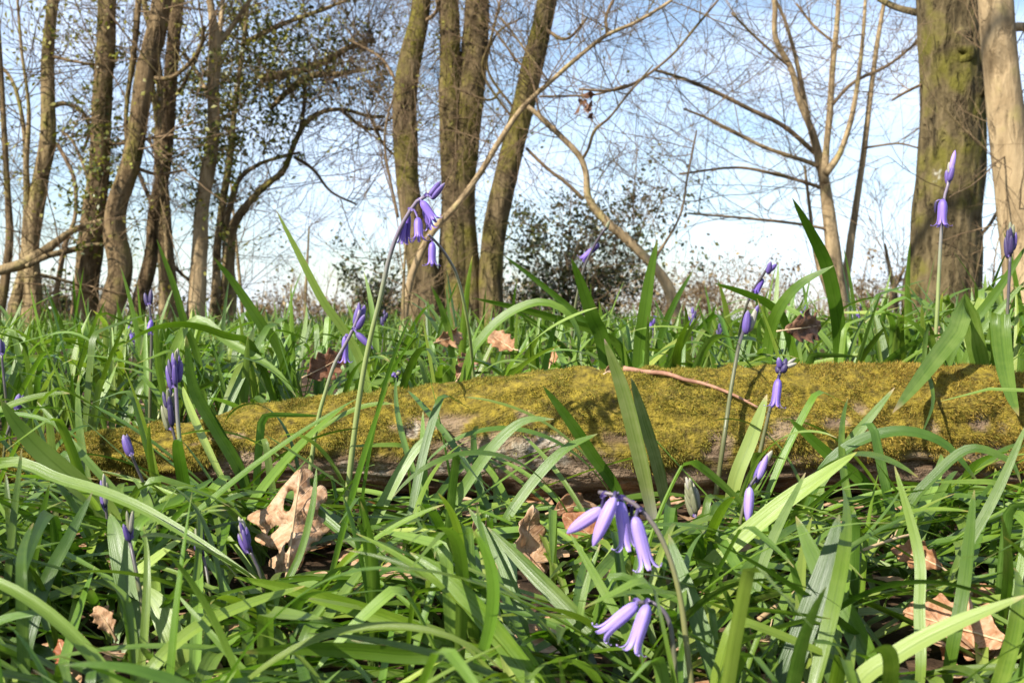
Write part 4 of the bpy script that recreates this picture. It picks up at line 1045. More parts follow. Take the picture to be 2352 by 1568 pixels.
rg = random.Random(77)
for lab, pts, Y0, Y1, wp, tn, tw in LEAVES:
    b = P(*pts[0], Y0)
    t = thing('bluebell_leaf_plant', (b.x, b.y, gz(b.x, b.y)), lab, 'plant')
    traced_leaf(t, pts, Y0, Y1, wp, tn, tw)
    add_leaves(t, rg.randint(1, 3), (0.2, 0.5, 0.5), Y0 < 1, rg, 3)

# ------------------------------------------------------------------ bluebells
def bell(mb, A, B, rad, flare=1.0, open_=True, seed=0):
    """six joined petals from A (stalk end) to B (mouth); open bells curl their tips back"""
    A = np.array(A); B = np.array(B); ax = B - A; L = np.linalg.norm(ax); ax /= L
    u = np.cross(ax, np.array([0.2, 0.9, 0.35])); u /= np.linalg.norm(u); v = np.cross(ax, u)
    rs = np.random.default_rng(seed)
    if open_:
        ts = [0, .04, .12, .25, .45, .62, .75, .84, .90, .94, .955, .945, .92]
        rr = [.24, .58, .84, .98, 1.0, .97, 1.0, 1.12, 1.36, 1.72, 2.08, 2.36, 2.42]
        wd = [1.05, 1.05, 1.06, 1.05, 1.03, 0.98, .88, .74, .60, .48, .36, .22, .06]
    else:
        ts = [0, .05, .15, .32, .5, .68, .82, .92, 1.0]
        rr = [.22, .60, .88, 1.0, .98, .86, .66, .42, .08]
        wd = [1.05] * 9
    n = len(ts)
    for p in range(6):
        ph = p * math.pi / 3 + 0.2; out = 1.0 + (0.035 if p % 2 else -0.02)
        curl = flare * rs.uniform(0.75, 1.2)
        V = []; UVv = []
        for i in range(n):
            r = rr[i]
            if open_ and r > 1.0: r = 1 + (r - 1) * curl
            for j, s_ in enumerate((-1, -.5, 0, .5, 1)):
                a = ph + s_ * wd[i] * math.pi / 6
                if open_ and i > 6:      # past the mouth petals are flat strips, not a widening ring
                    a = ph + s_ * wd[i] * math.pi / 6 / max(1.0, r * 0.8)
                k = r * out * rad * (1 + 0.10 * (1 - abs(s_) ** 1.5))
                pos = A + ax * (ts[i] * L) + (u * math.cos(a) + v * math.sin(a)) * k
                V.append(pos); UVv.append(((s_ + 1) / 2, i / (n - 1)))
        idx = np.arange(n * 5).reshape(n, 5)
        q = np.stack([idx[:-1, :-1], idx[:-1, 1:], idx[1:, 1:], idx[1:, :-1]], -1).reshape(-1, 4)
        mb.add(np.array(V), q, None, UVv)

def bluebell(label, stem, Y0, Y1, ws, fl, stemm='stem_green', group=None, leaves=2, cat='flower', mats=None):
    m_ = len(stem); rg = random.Random(int(stem[0][0] * 3 + stem[-1][1]))
    pts = [tuple(P(x, y, Y0 + (Y1 - Y0) * i / (m_ - 1))) for i, (x, y) in enumerate(stem)]
    b = pts[0]; gb = gz(b[0], b[1])
    if b[2] > gb + 0.004:
        d = Vector(b) - Vector(pts[1]); d.normalize(); h = b[2] - gb
        pts = [(b[0] + d.x * h * 0.6, b[1] + 0.1 * h, gb - 0.004)] + pts
    n = 34; C = smooth_path(pts, n)
    root = thing('bluebell', (pts[0][0], pts[0][1], gb), label, cat, group)
    k = mpp((Y0 + Y1) / 2)
    mb = MB(); tube(mb, C, np.linspace(ws[0], ws[1], n) * np.array([1 + 0.07 * noise.noise((q_ * 0.35, x_, 0)) for q_, x_ in enumerate([stem[0][0] * .01] * n)]) * 0.41 * k, 9); st = mb.build('stem', M[stemm], root)
    for i, f in enumerate(fl):
        x0, y0, x1, y1, wd, kind = f[:6]
        dY = f[6] if len(f) > 6 else -0.004 * ((i % 3) - 0.6)
        # depth of the nearest point of the stem in the picture
        best = min(range(n), key=lambda a: (pix(C[a])[0] - x0) ** 2 + (pix(C[a])[1] - y0) ** 2)
        Yf = C[best][1] + dY
        A, B = P(x0, y0, Yf), P(x1, y1, Yf + dY * 0.7)
        nm = 'flower' if kind.startswith('bell') else 'bud'
        mb = MB(); rad = wd / 2 * mpp(Yf) * (0.84 if kind == 'bell' else 0.92)
        bell(mb, A, B, rad, 1.0, kind.startswith('bell'), i + int(x0))
        fo = mb.build(nm, M[kind], root)
        S0 = Vector(C[best]); dist = (A - S0).length
        if dist > 0.0008:
            mid = (S0 + A) / 2 + Vector((0, 0, dist * 0.28))
            pc = smooth_path([tuple(S0), tuple(mid), tuple(A + (B - A).normalized() * 0.0006)], 7)
            pm = MB(); tube(pm, pc, np.linspace(0.0007, 0.0009, 7) if Yf < 1.5 else 0.0009, 6); pm.build('pedicel', M['bud'] if stemm == 'stem_green' else M['bud_dark'], fo)
            # thin coloured bract at the foot of the stalk
            bt = S0 + ((A - S0).normalized() * 0.8 + Vector((0.25 * (1 if i % 2 else -1), -0.1, 0.3))).normalized() * max(0.004, rad * 1.5)
            bc = smooth_path([tuple(S0), tuple((S0 + bt) / 2 + Vector((0, -0.0008, 0.001))), tuple(bt)], 7)
            pm = MB(); T = np.gradient(bc, axis=0); T /= np.linalg.norm(T, axis=1)[:, None]
            sd = np.cross(T, np.array([0.1, -1, 0.1])); sd /= np.linalg.norm(sd, axis=1)[:, None]
            ribbon(pm, bc, sd, np.cross(sd, T), 0.0022 * np.sqrt(1 - np.linspace(0, 1, 7) ** 2) + 0.0002, 0.3, 3); pm.build('bract', M['bud'], fo)
    if leaves: add_leaves(root, leaves, (0.3, 0.5, 0.4), Y0 < 1, rg, 3)
    return root

def spike(x0, y0, x1, y1, w, n, bw, kind, kinds=None, seed=0):
    """upright buds packed up an axis from (x0,y0) to (x1,y1)"""
    g = random.Random(seed); out = []
    dx, dy = x1 - x0, y1 - y0; L = math.hypot(dx, dy); ux, uy = dx / L, dy / L; px_, py_ = -uy, ux
    for i in range(n):
        t = i / max(1, n - 1); s = ((i % 3) - 1) * w * 0.5 * (1 - 0.75 * t) + g.uniform(-1, 1) * w * 0.08
        bl = L * (0.58 - 0.25 * t)
        a = 0.02 + t * 0.66
        bx, by = x0 + dx * a + px_ * s * 0.55, y0 + dy * a + py_ * s * 0.55
        out.append((bx, by, bx + ux * bl + px_ * s * 0.55, by + uy * bl + py_ * s * 0.55, bw * (1 - 0.3 * t), kinds[i] if kinds else kind, -0.0035 * (((i * 2) % 3) - 1)))
    return out

bluebell('tallest bluebell in front of the log, several open violet bells nodding near its tip', [(795, 1165), (812, 1010), (832, 870), (852, 770), (872, 690), (892, 600), (912, 540), (936, 494), (962, 458), (976, 452)], .86, .83, (19, 11),
         [(960, 500, 962, 553, 23, 'bell', -.006), (968, 462, 1000, 510, 22, 'bell', -.004), (975, 478, 990, 528, 19, 'bell', .006), (928, 508, 922, 562, 17, 'bell', .004), (938, 490, 934, 560, 15, 'bell_dark', .008), (986, 452, 1012, 416, 15, 'bud', .002), (992, 458, 1022, 420, 13, 'bud', -.003), (980, 450, 1002, 428, 11, 'bud_pale', .005)])
bluebell('bluebell arching left behind the tallest one, single open bell at its tip', [(1088, 880), (1082, 800), (1074, 740), (1052, 640), (1024, 585), (998, 552), (984, 540)], 1.12, 1.0, (12, 7),
         [(993, 556, 992, 612, 20, 'bell', -.003)])
bluebell('bluebell with two spread lilac bells below purple buds, left of the tallest stem', [(711, 1095), (728, 975), (748, 898), (768, 837), (788, 800), (804, 770), (820, 735), (826, 712)], .87, .86, (15, 9),
         [(792, 772, 793, 835, 17, 'bell'), (818, 764, 857, 802, 16, 'bud', -.004), (820, 757, 838, 722, 15, 'bud', -.003), (815, 748, 822, 704, 14, 'bud', .003), (826, 738, 824, 694, 12, 'bud', .001), (830, 732, 838, 700, 12, 'bud', .005)])
bluebell('upright spike of closed purple buds with grey tips above the log on the left', [(418, 1120), (414, 1030), (408, 960), (405, 905), (404, 880)], .84, .84, (17, 10),
         spike(404, 896, 402, 800, 34, 9, 14, 'bud', ['bud', 'bud', 'bud', 'bud_dark', 'bud', 'bud', 'bud', 'bud_green', 'bud_pale'], 4))
bluebell('greenish dull bud spike tucked just behind the purple bud spike', [(412, 1060), (402, 1010), (394, 975)], .93, .93, (10, 8), spike(396, 990, 384, 888, 34, 9, 15, 'bud_green', ['bud_green', 'bud_dark', 'bud_green', 'bud_green', 'bud_dark', 'bud_green', 'bud_dark', 'bud_green', 'bud_dark'], 5), 'stem_dark')
bluebell('one glossy purple bud pointing up left on a dark leaning stem before the log', [(352, 1165), (330, 1110), (312, 1068), (302, 1045)], .76, .75, (10, 8), [(301, 1048, 283, 998, 21, 'bud'), (304, 1046, 291, 996, 12, 'bud_dark', .004)], 'stem_dark')
bluebell('bluebell with a slim cream and lilac bud spike below the glossy purple bud', [(252, 1240), (246, 1190), (243, 1165)], .7, .7, (10, 8), spike(246, 1172, 236, 1088, 17, 6, 12, 'bud_pale', ['bud', 'bud_pale', 'bud_green', 'bud', 'bud_pale', 'bud_pale'], 7), 'stem_dark')
bluebell('bluebell with grey violet buds on a long dark stem at the lower left', [(342, 1480), (328, 1400), (312, 1310), (302, 1260), (297, 1240)], .58, .6, (15, 10), [(296, 1243, 283, 1202, 13, 'bud', -.003), (300, 1240, 302, 1190, 12, 'bud', .002), (298, 1225, 291, 1172, 11, 'bud_green', .0), (300, 1222, 305, 1172, 11, 'bud_pale', -.003)], 'stem_dark')
bluebell('bluebell bud spike with cream tip and violet sides left of the big oak leaf', [(600, 1330), (586, 1290), (576, 1268)], .64, .64, (11, 9), spike(574, 1274, 550, 1186, 24, 7, 14, 'bud', ['bud', 'bud', 'bud', 'bud_green', 'bud', 'bud_pale', 'bud_pale'], 9), 'stem_dark')
bluebell('small dim bluebell spike half hidden between the two lower left buds', [(482, 1360), (474, 1310), (466, 1275)], .64, .65, (11, 8), spike(464, 1280, 454, 1205, 22, 5, 13, 'bud_dark', ['bud_dark', 'bud', 'bud_dark', 'bud_green', 'bud_green'], 10), 'stem_dark')
bluebell('nearest bluebell arching left with a cluster of four large pale lilac bells', [(1590, 1600), (1576, 1470), (1562, 1370), (1538, 1280), (1505, 1210), (1468, 1166), (1430, 1142), (1392, 1132), (1376, 1130)], .47, .49, (21, 12),
         [(1384, 1168, 1302, 1224, 31, 'bud_lilac', .004), (1412, 1142, 1362, 1254, 31, 'bud_lilac', -.006), (1424, 1150, 1442, 1266, 32, 'bell_near', .0), (1458, 1186, 1490, 1312, 34, 'bell_near', -.004), (1450, 1180, 1452, 1215, 10, 'bud', .006)], 'stem_olive')
bluebell('near bluebell lowest in the picture, two slender lilac bells under an arched dark stem', [(1552, 1600), (1548, 1500), (1538, 1430), (1518, 1395), (1494, 1382), (1468, 1384)], .45, .46, (20, 12),
         [(1464, 1386, 1376, 1460, 32, 'bell_near', .002), (1488, 1388, 1450, 1502, 33, 'bell_near', -.004)], 'stem_dark')
bluebell('bluebell with one pink tinged closed bell hanging under lilac buds right of centre', [(1672, 1340), (1692, 1250), (1706, 1170), (1722, 1118), (1740, 1090), (1756, 1062)], .68, .68, (12, 8),
         [(1722, 1118, 1718, 1202, 23, 'bud_lilac', -.004), (1734, 1108, 1752, 1056, 18, 'bud', .002), (1742, 1100, 1762, 1044, 16, 'bud_lilac', -.003), (1750, 1070, 1774, 1034, 15, 'bud_pale', .0)], 'stem_dark')
bluebell('bluebell against the log with one open bell under clustered buds and cream tips', [(1735, 1090), (1752, 1010), (1772, 925), (1786, 875), (1796, 845)], .89, .89, (14, 9),
         [(1788, 870, 1780, 938, 22, 'bell', -.005), (1790, 858, 1786, 838, 16, 'bud_dark', .003), (1797, 856, 1806, 836, 16, 'bud_dark', -.003), (1792, 846, 1788, 820, 14, 'bud', -.002), (1800, 846, 1806, 822, 13, 'bud_dark', .002), (1806, 842, 1830, 834, 11, 'bud_pale', -.003), (1808, 836, 1828, 822, 9, 'bud_pale', .002)], 'stem_dark')
bluebell('tall stemmed bluebell in front of the log, violet closed bells pointing up beside grass', [(1664, 1000), (1678, 900), (1696, 800), (1708, 760), (1722, 722)], .92, 1.0, (15, 9),
         [(1712, 768, 1718, 712, 20, 'bud'), (1720, 762, 1738, 705, 16, 'bud_pale', .003), (1726, 740, 1742, 700, 13, 'bud', -.003)], 'stem_dark')
bluebell('bluebell spike drooping bells down its stem, purple against the hazel sapling', [(1690, 830), (1706, 730), (1728, 670), (1750, 636), (1766, 610)], 1.25, 1.22, (9, 7),
         [(1752, 640, 1736, 672, 14, 'bell_dark'), (1740, 660, 1728, 690, 14, 'bell_dark', .004), (1764, 630, 1770, 600, 13, 'bud'), (1768, 622, 1784, 606, 11, 'bud', .004)], 'stem_dark')
bluebell('tall thin bluebell before the thick mossy trunk, one violet bell below its bud tip', [(2150, 760), (2156, 640), (2162, 530), (2168, 460), (2176, 430), (2180, 410)], 1.1, 1.1, (14, 8),
         [(2166, 458, 2163, 522, 21, 'bell_soft', -.003), (2178, 425, 2174, 390, 13, 'bud', .002), (2180, 418, 2190, 380, 13, 'bud', -.002), (2182, 402, 2180, 372, 11, 'bud_pale', .002), (2184, 392, 2194, 345, 12, 'bud_lilac', .0), (2150, 462, 2148, 490, 7, 'bud_dark', .003)])
bluebell('dark bluebell spike on a brown stem at the far right edge', [(2312, 800), (2314, 720), (2318, 640), (2320, 590)], 1.08, 1.08, (11, 8), spike(2321, 596, 2322, 510, 26, 7, 13, 'bud_dark', ['bud_dark', 'bud_dark', 'bud', 'bud_dark', 'bud_dark', 'bud_green', 'bud_green'], 20), 'stem_dark')
bluebell('bluebell bent right with two pale violet bells, against the holly bush', [(1312, 790), (1322, 700), (1340, 620), (1362, 570), (1380, 540), (1392, 522)], 1.3, 1.28, (11, 7),
         [(1362, 572, 1334, 598, 14, 'bell'), (1376, 560, 1352, 584, 13, 'bud', .005), (1390, 530, 1400, 506, 9, 'bud_green', .0)], 'stem_dark')
bluebell('bluebell with dark nodding bud tip before the crooked brown trunk', [(344, 960), (346, 850), (348, 780), (346, 730), (342, 700)], 1.15, 1.15, (11, 7), [(340, 704, 332, 672, 12, 'bud_dark'), (345, 700, 347, 664, 11, 'bud_dark', .003), (348, 735, 340, 768, 13, 'bell')], 'stem_dark')
bluebell('small dark violet bud near the left edge above the log end', [(12, 1020), (24, 975), (38, 940)], .96, .96, (9, 8), [(38, 942, 44, 904, 19, 'bud'), (42, 940, 54, 906, 13, 'bud_dark', .003)], 'stem_dark')
bluebell('dark bud cut by the left edge of the picture above the pale wide blade', [(14, 920), (8, 860), (4, 815)], .98, .98, (9, 7), [(4, 818, 0, 776, 14, 'bud_dark'), (6, 816, 8, 784, 10, 'bud', .003)], 'stem_dark')
bluebell('fat green and cream unopened spike standing before the dark underside of the log', [(1606, 1230), (1600, 1195), (1598, 1180)], .85, .85, (11, 9), spike(1600, 1188, 1580, 1094, 26, 10, 15, 'bud_green', ['bud_green', 'bud_green', 'bud_pale', 'bud_green', 'bud_green', 'bud_pale', 'bud_green', 'bud_green', 'bud_pale', 'bud_pale'], 25))
FAR = 'small bluebells in the leaves behind the log'
for x, y0, y1, Yy, kinds, lab in [(1590, 830, 705, 1.5, ['bud', 'bud', 'bud_dark', 'bud'], 'slim violet spike behind the log, left of the dark bud cluster'), (1655, 850, 738, 1.35, ['bud_dark'] * 5, 'blackish bud cluster on a dark stem behind the log centre right'),
                              (1500, 800, 725, 1.7, ['bell_dark', 'bud', 'bell_dark'], 'blurred violet flower right of the dark upright blade'), (1846, 790, 700, 1.6, ['bud', 'bud_dark', 'bud'], 'small violet spike above the dark dead leaf'), (882, 800, 712, 1.6, ['bud_dark'] * 4, 'dark unopened spike between the two lilac belled plants and the coppice'),
                              (308, 830, 752, 1.6, ['bell', 'bell_dark'], 'pale violet flower under the folded blade on the left'), (912, 890, 850, 1.12, ['bud', 'bud_green', 'bud'], 'low violet bud lying just above the log, right of the tallest stem'), (205, 840, 770, 1.7, ['bell', 'bud'], 'faint violet flower before the ivy clad trunk'),
                              (700, 830, 780, 1.8, ['bud', 'bell'], 'faint violet flower left of the reddish dead leaf'), (1975, 770, 700, 1.6, ['bud', 'bud_dark'], 'faint violet bud right of the tallest dark blade'), (300, 800, 738, 2.0, ['bell', 'bud'], 'tiny violet flower at the foot of the dark leaning trunk'), (1130, 790, 730, 2.0, ['bud', 'bud'], 'tiny violet bud above the right hand tan dead leaf')]:
    h = y0 - y1; n = len(kinds); wpx = 20 / Yy * 1.2
    fl = spike(x, y1 + h * 0.42, x + 3, y1, wpx, n, 12 / Yy * 1.2, 'bud', kinds, int(x))
    bluebell(lab, [(x - 4, y0), (x, y0 - h * 0.4), (x, y1 + h * 0.45)], Yy, Yy, (9 / Yy, 7 / Yy), fl, 'stem_dark', FAR, 1)

# ------------------------------------------------------------------ dead leaves
def triangulate(outline, holes=(), step=0.05, jit=0.3, seed=0):
    g = random.Random(seed)
    xs_ = [p[0] for p in outline]; ys_ = [p[1] for p in outline]
    def inside(p, poly):
        c = False; j = len(poly) - 1
        for i in range(len(poly)):
            a, b = poly[i], poly[j]
            if (a[1] > p[1]) != (b[1] > p[1]) and p[0] < (b[0] - a[0]) * (p[1] - a[1]) / (b[1] - a[1]) + a[0]: c = not c
            j = i
        return c
    pts = [Vector(p) for p in outline]; faces = [list(range(len(outline)))]; edges = []
    for h in holes:
        o = len(pts); pts += [Vector(p) for p in h]; edges += [(o + i, o + (i + 1) % len(h)) for i in range(len(h))]
    y = min(ys_)
    while y < max(ys_):
        x = min(xs_)
        while x < max(xs_):
            p = (x + g.uniform(-jit, jit) * step, y + g.uniform(-jit, jit) * step)
            if inside(p, outline) and not any(inside(p, h) for h in holes) and min(math.hypot(p[0] - a, p[1] - b) for a, b in outline) > step * 0.35: pts.append(Vector(p))
            x += step
        y += step
    r = geometry.delaunay_2d_cdt(pts, edges, faces, 1, 1e-5)
    V = [tuple(v) for v in r[0]]; T = []
    for f in r[2]:
        c = (sum(V[i][0] for i in f) / 3, sum(V[i][1] for i in f) / 3)
        if inside(c, outline) and not any(inside(c, h) for h in holes): T.append(tuple(f))
    return V, T

def dense(poly, n=2):
    A = list(poly); out = []
    B = np.array([A[-1]] + A + A[:2], dtype=float)
    for i in range(1, len(A) + 1):
        for u in np.arange(n) / n:
            p0, p1, p2, p3 = B[i - 1], B[i], B[i + 1], B[i + 2]
            q_ = 0.5 * ((2 * p1) + (-p0 + p2) * u + (2 * p0 - 5 * p1 + 4 * p2 - p3) * u * u + (-p0 + 3 * p1 - 3 * p2 + p3) * u ** 3)
            out.append((float(q_[0]), float(q_[1])))
    return out

def leaf_solid(name, V3, T, uv, mat, parent, th=0.00035):
    mb = MB(); mb.add(V3, None, T, uv)
    o = mb.build(name, mat, parent)
    md = o.modifiers.new('thickness', 'SOLIDIFY'); md.thickness = th; md.offset = 0
    return o

# the big oak leaf with holes, traced
OUT = [(690, 1077), (706, 1076), (718, 1084), (720, 1096), (712, 1098), (712, 1113), (724, 1120), (736, 1114), (748, 1120), (752, 1136), (748, 1153), (736, 1158), (730, 1176), (734, 1186), (748, 1194), (759, 1210), (756, 1222), (742, 1228), (735, 1240), (722, 1244), (712, 1252), (716, 1262), (702, 1268), (696, 1290), (684, 1312), (664, 1318),
       (646, 1314), (634, 1320), (630, 1306), (618, 1300), (620, 1284), (636, 1274), (640, 1262), (622, 1258), (604, 1250), (586, 1240), (590, 1228), (602, 1222), (594, 1208), (580, 1200), (566, 1188), (590, 1172), (612, 1166), (632, 1140), (650, 1116), (668, 1096), (680, 1082)]
HOLES = [[(664, 1128), (675, 1127), (675, 1146), (670, 1164), (663, 1174), (652, 1171), (652, 1155), (657, 1138)], [(634, 1206), (642, 1208), (634, 1218), (618, 1230), (614, 1226), (622, 1214)], [(656, 1246), (662, 1246), (662, 1262), (656, 1270), (652, 1260)]]
o2 = dense(OUT, 3); hs = [dense(h, 2) for h in HOLES]
V, T = triangulate(o2, hs, 9, 0.25)
t = thing('oak_leaf', tuple(P(660, 1315, .705)), 'largest pale tan oak leaf with three holes, propped upright before the log', 'dead leaf')
V3, uvs = [], []
for x, y in V:
    mid_x = 690 + (660 - 690) * (y - 1080) / 235
    d = (x - mid_x)
    Yv = 0.705 + (1315 - y) / 240 * 0.045 + 0.00035 * abs(d) * 0.5 + 0.009 * noise.noise((x / 40, y / 40, 0.3)) + 0.0035 * noise.noise((x / 13, y / 13, 4)) + 0.006 * max(0, (y - 1200) / 100) * noise.noise((x / 18, y / 18, 8))
    V3.append(tuple(P(x, y, Yv))); uvs.append((0.5 + d / 190, 1 - (y - 1076) / 244))
leaf_solid('blade', V3, T, uvs, M['oak_leaf'], t)
mb = MB(); mc = smooth_path([tuple(P(692, 1085, .7445)), tuple(P(678, 1170, .727)), tuple(P(666, 1260, .710)), tuple(P(657, 1330, .70))], 14)
tube(mb, mc, np.linspace(0.0004, 0.0010, 14), 6); mb.build('midrib', M['straw'], t)

def oak_outline(lobes=4.2, wid=0.32, depth=0.34, seed=0):
    g = random.Random(seed); n = 46; Lf, Rt = [], []
    ph = g.uniform(-0.5, 0.5)
    for i in range(n + 1):
        t_ = i / n
        env = math.sin(math.pi * min(1, t_ ** 0.85)) ** 0.8 * (0.75 + 0.5 * t_) if 0 < t_ < 1 else 0
        for side, arr in ((-1, Lf), (1, Rt)):
            l = 1 - depth * (0.5 - 0.5 * math.cos(2 * math.pi * lobes * t_ + ph + side * 0.5))
            arr.append((side * max(0.012, wid * env * l * (1 + 0.12 * noise.noise((t_ * 5, side * 3, seed)))), t_))
    return Lf + Rt[::-1]

def beech_outline(wid=0.3):
    n = 30
    Lf = [(-wid * math.sin(math.pi * (i / n)) ** 0.8 * (1 - 0.15 * i / n), i / n) for i in range(n + 1)]
    return Lf + [(-a, b) for a, b in Lf[::-1]][1:-1]

def dead_leaf(label, cx, cy, size, Y, rot, tilt, yaw=0, mat='oak_leaf', curl=0.5, tint_=(1, 1, 1), shape='oak', seed=0, group=None, wid=0.32):
    out = oak_outline(seed=seed, wid=wid) if shape == 'oak' else beech_outline(wid)
    V, T = triangulate(out, (), 0.055, 0.3, seed)
    Lm = size * mpp(Y); c = P(cx, cy, Y)
    t = thing('oak_leaf' if shape == 'oak' else 'beech_leaf', (c.x, c.y, gz(c.x, c.y)), label, 'dead leaf', group)
    Mx = Matrix.Rotation(R(rot), 3, 'Y') @ Matrix.Rotation(R(yaw), 3, 'Z') @ Matrix.Rotation(R(-tilt), 3, 'X')
    V3, uvs = [], []
    for x, y in V:
        yy = y - 0.5
        xx = x; zz = curl * (x * x * 1.6) + curl * 0.6 * yy * yy * (1 if seed % 2 else -0.6) + 0.10 * noise.noise((x * 5 + seed, y * 5, 1)) + 0.035 * noise.noise((x * 15 + seed, y * 15, 2))
        # local x across, z up in picture, y depth (towards viewer negative)
        p = Mx @ Vector((xx, -zz, yy)) * Lm
        V3.append(tuple(c + p)); uvs.append((0.5 + x * 1.2, y))
    o = leaf_solid('blade', V3, T, uvs, M[mat], t); o.color = (*tint_, 1)
    pc = []
    for yy in np.linspace(-0.68, 0.40, 12):
        zz = curl * 0.6 * yy * yy * (1 if seed % 2 else -0.6) + 0.10 * noise.noise((seed, (yy + .5) * 5, 1)) + 0.035 * noise.noise((seed, (yy + .5) * 15, 2))
        pc.append(tuple(c + Mx @ Vector((0, -zz - 0.004, yy)) * Lm))
    mb = MB(); tube(mb, pc, np.linspace(0.0009, 0.0003, 12), 5); mo_ = mb.build('midrib', M['straw'], t)
    return t
dead_leaf('curled tan oak leaf with ragged lower edge, hanging among leaves below the log centre', 1212, 1258, 190, .76, 8, 20, 35, curl=1.1, seed=3, wid=.27)
dead_leaf('dull purplish brown oak leaf lying flat left of the curled tan one', 1095, 1255, 200, .79, 80, 52, 0, tint_=(.75, .62, .62), curl=.5, seed=4)
dead_leaf('small brown scrap of leaf beneath the dull purplish one', 1128, 1338, 60, .68, 20, 40, 0, tint_=(.9, .7, .6), curl=.9, seed=5)
dead_leaf('folded chestnut brown leaf tucked behind the lilac bells at the log foot', 1318, 1162, 105, .84, 70, 35, -20, tint_=(.58, .46, .38), curl=1.0, shape='beech', seed=6)
dead_leaf('orange brown leaf half hidden under the lilac bells', 1345, 1220, 130, .80, -50, 40, 10, tint_=(.62, .42, .3), curl=1.1, shape='beech', seed=7)
dead_leaf('small crumpled tan leaf low at the left among broad blades', 238, 1420, 84, .6, -30, 25, 30, curl=1.5, seed=8)
dead_leaf('reddish brown crumpled leaf behind the log, left of the lilac belled bluebell', 745, 842, 120, 1.14, 60, 40, 0, tint_=(.38, .26, .2), curl=.9, seed=9)
dead_leaf('left of two tan dead leaves behind the log near the coppice', 1036, 776, 80, 1.3, 74, 42, 0, tint_=(.85, .74, .62), curl=.9, seed=10)
dead_leaf('right of two tan dead leaves behind the log, with a dark torn edge', 1152, 786, 92, 1.3, -40, 38, 20, tint_=(.85, .74, .64), curl=.8, seed=11)
dead_leaf('brown dead leaf standing behind the log just under the two tan ones', 1070, 838, 84, 1.16, 30, 35, 0, tint_=(.5, .38, .32), curl=.8, seed=12)
dead_leaf('small pointed tan leaf tip behind the log top', 1268, 818, 46, 1.18, 15, 10, 0, tint_=(.9, .7, .55), curl=.9, shape='beech', seed=13)
dead_leaf('dark brown dead leaf held up on the leaves above the log', 1852, 752, 130, 1.1, 84, 38, 0, 'dark_dead', curl=.7, seed=14)
dead_leaf('pale dry scrap of leaf resting on top of the log', 1404, 848, 40, .99, 60, 15, 0, curl=1.2, shape='beech', seed=15)
dead_leaf('brown folded oak leaf with a long stalk among leaves at the right', 2105, 1278, 120, .68, -60, 32, 20, tint_=(.8, .62, .5), curl=1.2, seed=16)
dead_leaf('large pale pinkish oak leaf lying behind blades at the lower right', 2195, 1440, 250, .60, -72, 50, 10, tint_=(1.05, .92, .88), curl=.4, seed=17)
dead_leaf('pale oak leaf at the right edge beyond the large pinkish one', 2290, 1400, 170, .64, -30, 50, 0, tint_=(1.0, .85, .8), curl=.5, seed=18)
dead_leaf('small tan leaf behind the log near the draped blade', 2142, 772, 56, 1.12, 40, 20, 0, curl=.8, seed=19)
dead_leaf('brown leaf lying deep among blades at the bottom left of centre', 700, 1452, 110, .58, 70, 60, 0, tint_=(.6, .45, .38), curl=.6, seed=20)
dead_leaf('rust brown leaf deep in shade at the far lower left', 145, 1500, 80, .54, -40, 50, 0, tint_=(.6, .32, .2), curl=.8, seed=21)
dead_leaf('tiny pale scrap of leaf in the leaves at the left behind the log', 50, 812, 30, 1.3, 60, 30, 0, curl=.8, shape='beech', seed=22)
# loose litter showing in the gaps
g = random.Random(44); n_ = 0
LIT = MB()
for i in range(900):
    y = g.uniform(0.36, 1.9); x = g.uniform(-1, 1) * (0.47 * y + 0.06)
    if log_hit((x, y, gz(x, y) + .01)): continue
    L_ = g.uniform(0.015, 0.045); out = oak_outline(seed=i) if i % 2 else beech_outline()
    out = out[::3]; a = g.uniform(0, 6.28); ti = g.uniform(-.5, .5); z = gz(x, y) + g.uniform(0.003, 0.014)
    V3 = [(x + L_ * (math.cos(a) * p[0] - math.sin(a) * (p[1] - .5)), y + L_ * (math.sin(a) * p[0] + math.cos(a) * (p[1] - .5)), z + L_ * (ti * p[0] + p[0] ** 2)) for p in out]
    cx_ = np.mean(np.array(V3), 0); k = len(V3)
    LIT.add([tuple(cx_)] + V3, None, [(0, j + 1, (j + 1) % k + 1) for j in range(k)], [(0.5, 0.5)] + [(0.5 + p[0], p[1]) for p in out])
tag(LIT.build('leaf_litter', M['oak_leaf']), 'brown leaf litter showing between the bluebell leaves', 'leaf litter', kind='stuff')

# ------------------------------------------------------------------ twigs lying about
def stick(label, pts, Y0, Y1, w0, w1, mat='straw', side=0):
    n = len(pts); P3 = [tuple(P(x, y, Y0 + (Y1 - Y0) * i / (n - 1))) for i, (x, y) in enumerate(pts)]
    C = smooth_path(P3, 26); t = thing('twig', P3[0], label, 'twig')
    k = mpp(Y0); mb = MB(); tube(mb, C, np.linspace(w0, w1, 26) / 2 * k, 7, 0.15, seed=pts[0][0]); mb.build('shoot', M[mat], t)
    mb = MB(); rg = random.Random(int(pts[0][0]))
    for j in range(4):
        i = rg.randint(4, 22); d = (Vector(C[i + 1] - C[i]).normalized() + randdir(rg) * 0.8).normalized()
        twig(mb, Vector(C[i]), d, rg.uniform(0.004, 0.012), w1 / 2 * k * 0.8, 0, rg)
    mb.build('spur', M[mat], t)
M['red_twig'] = mat_simple('reddish_twig', [(0.2, (0.10, 0.045, 0.025)), (0.5, (0.26, 0.13, 0.08)), (0.8, (0.46, 0.28, 0.18))], 60, 0.7, 0.3)
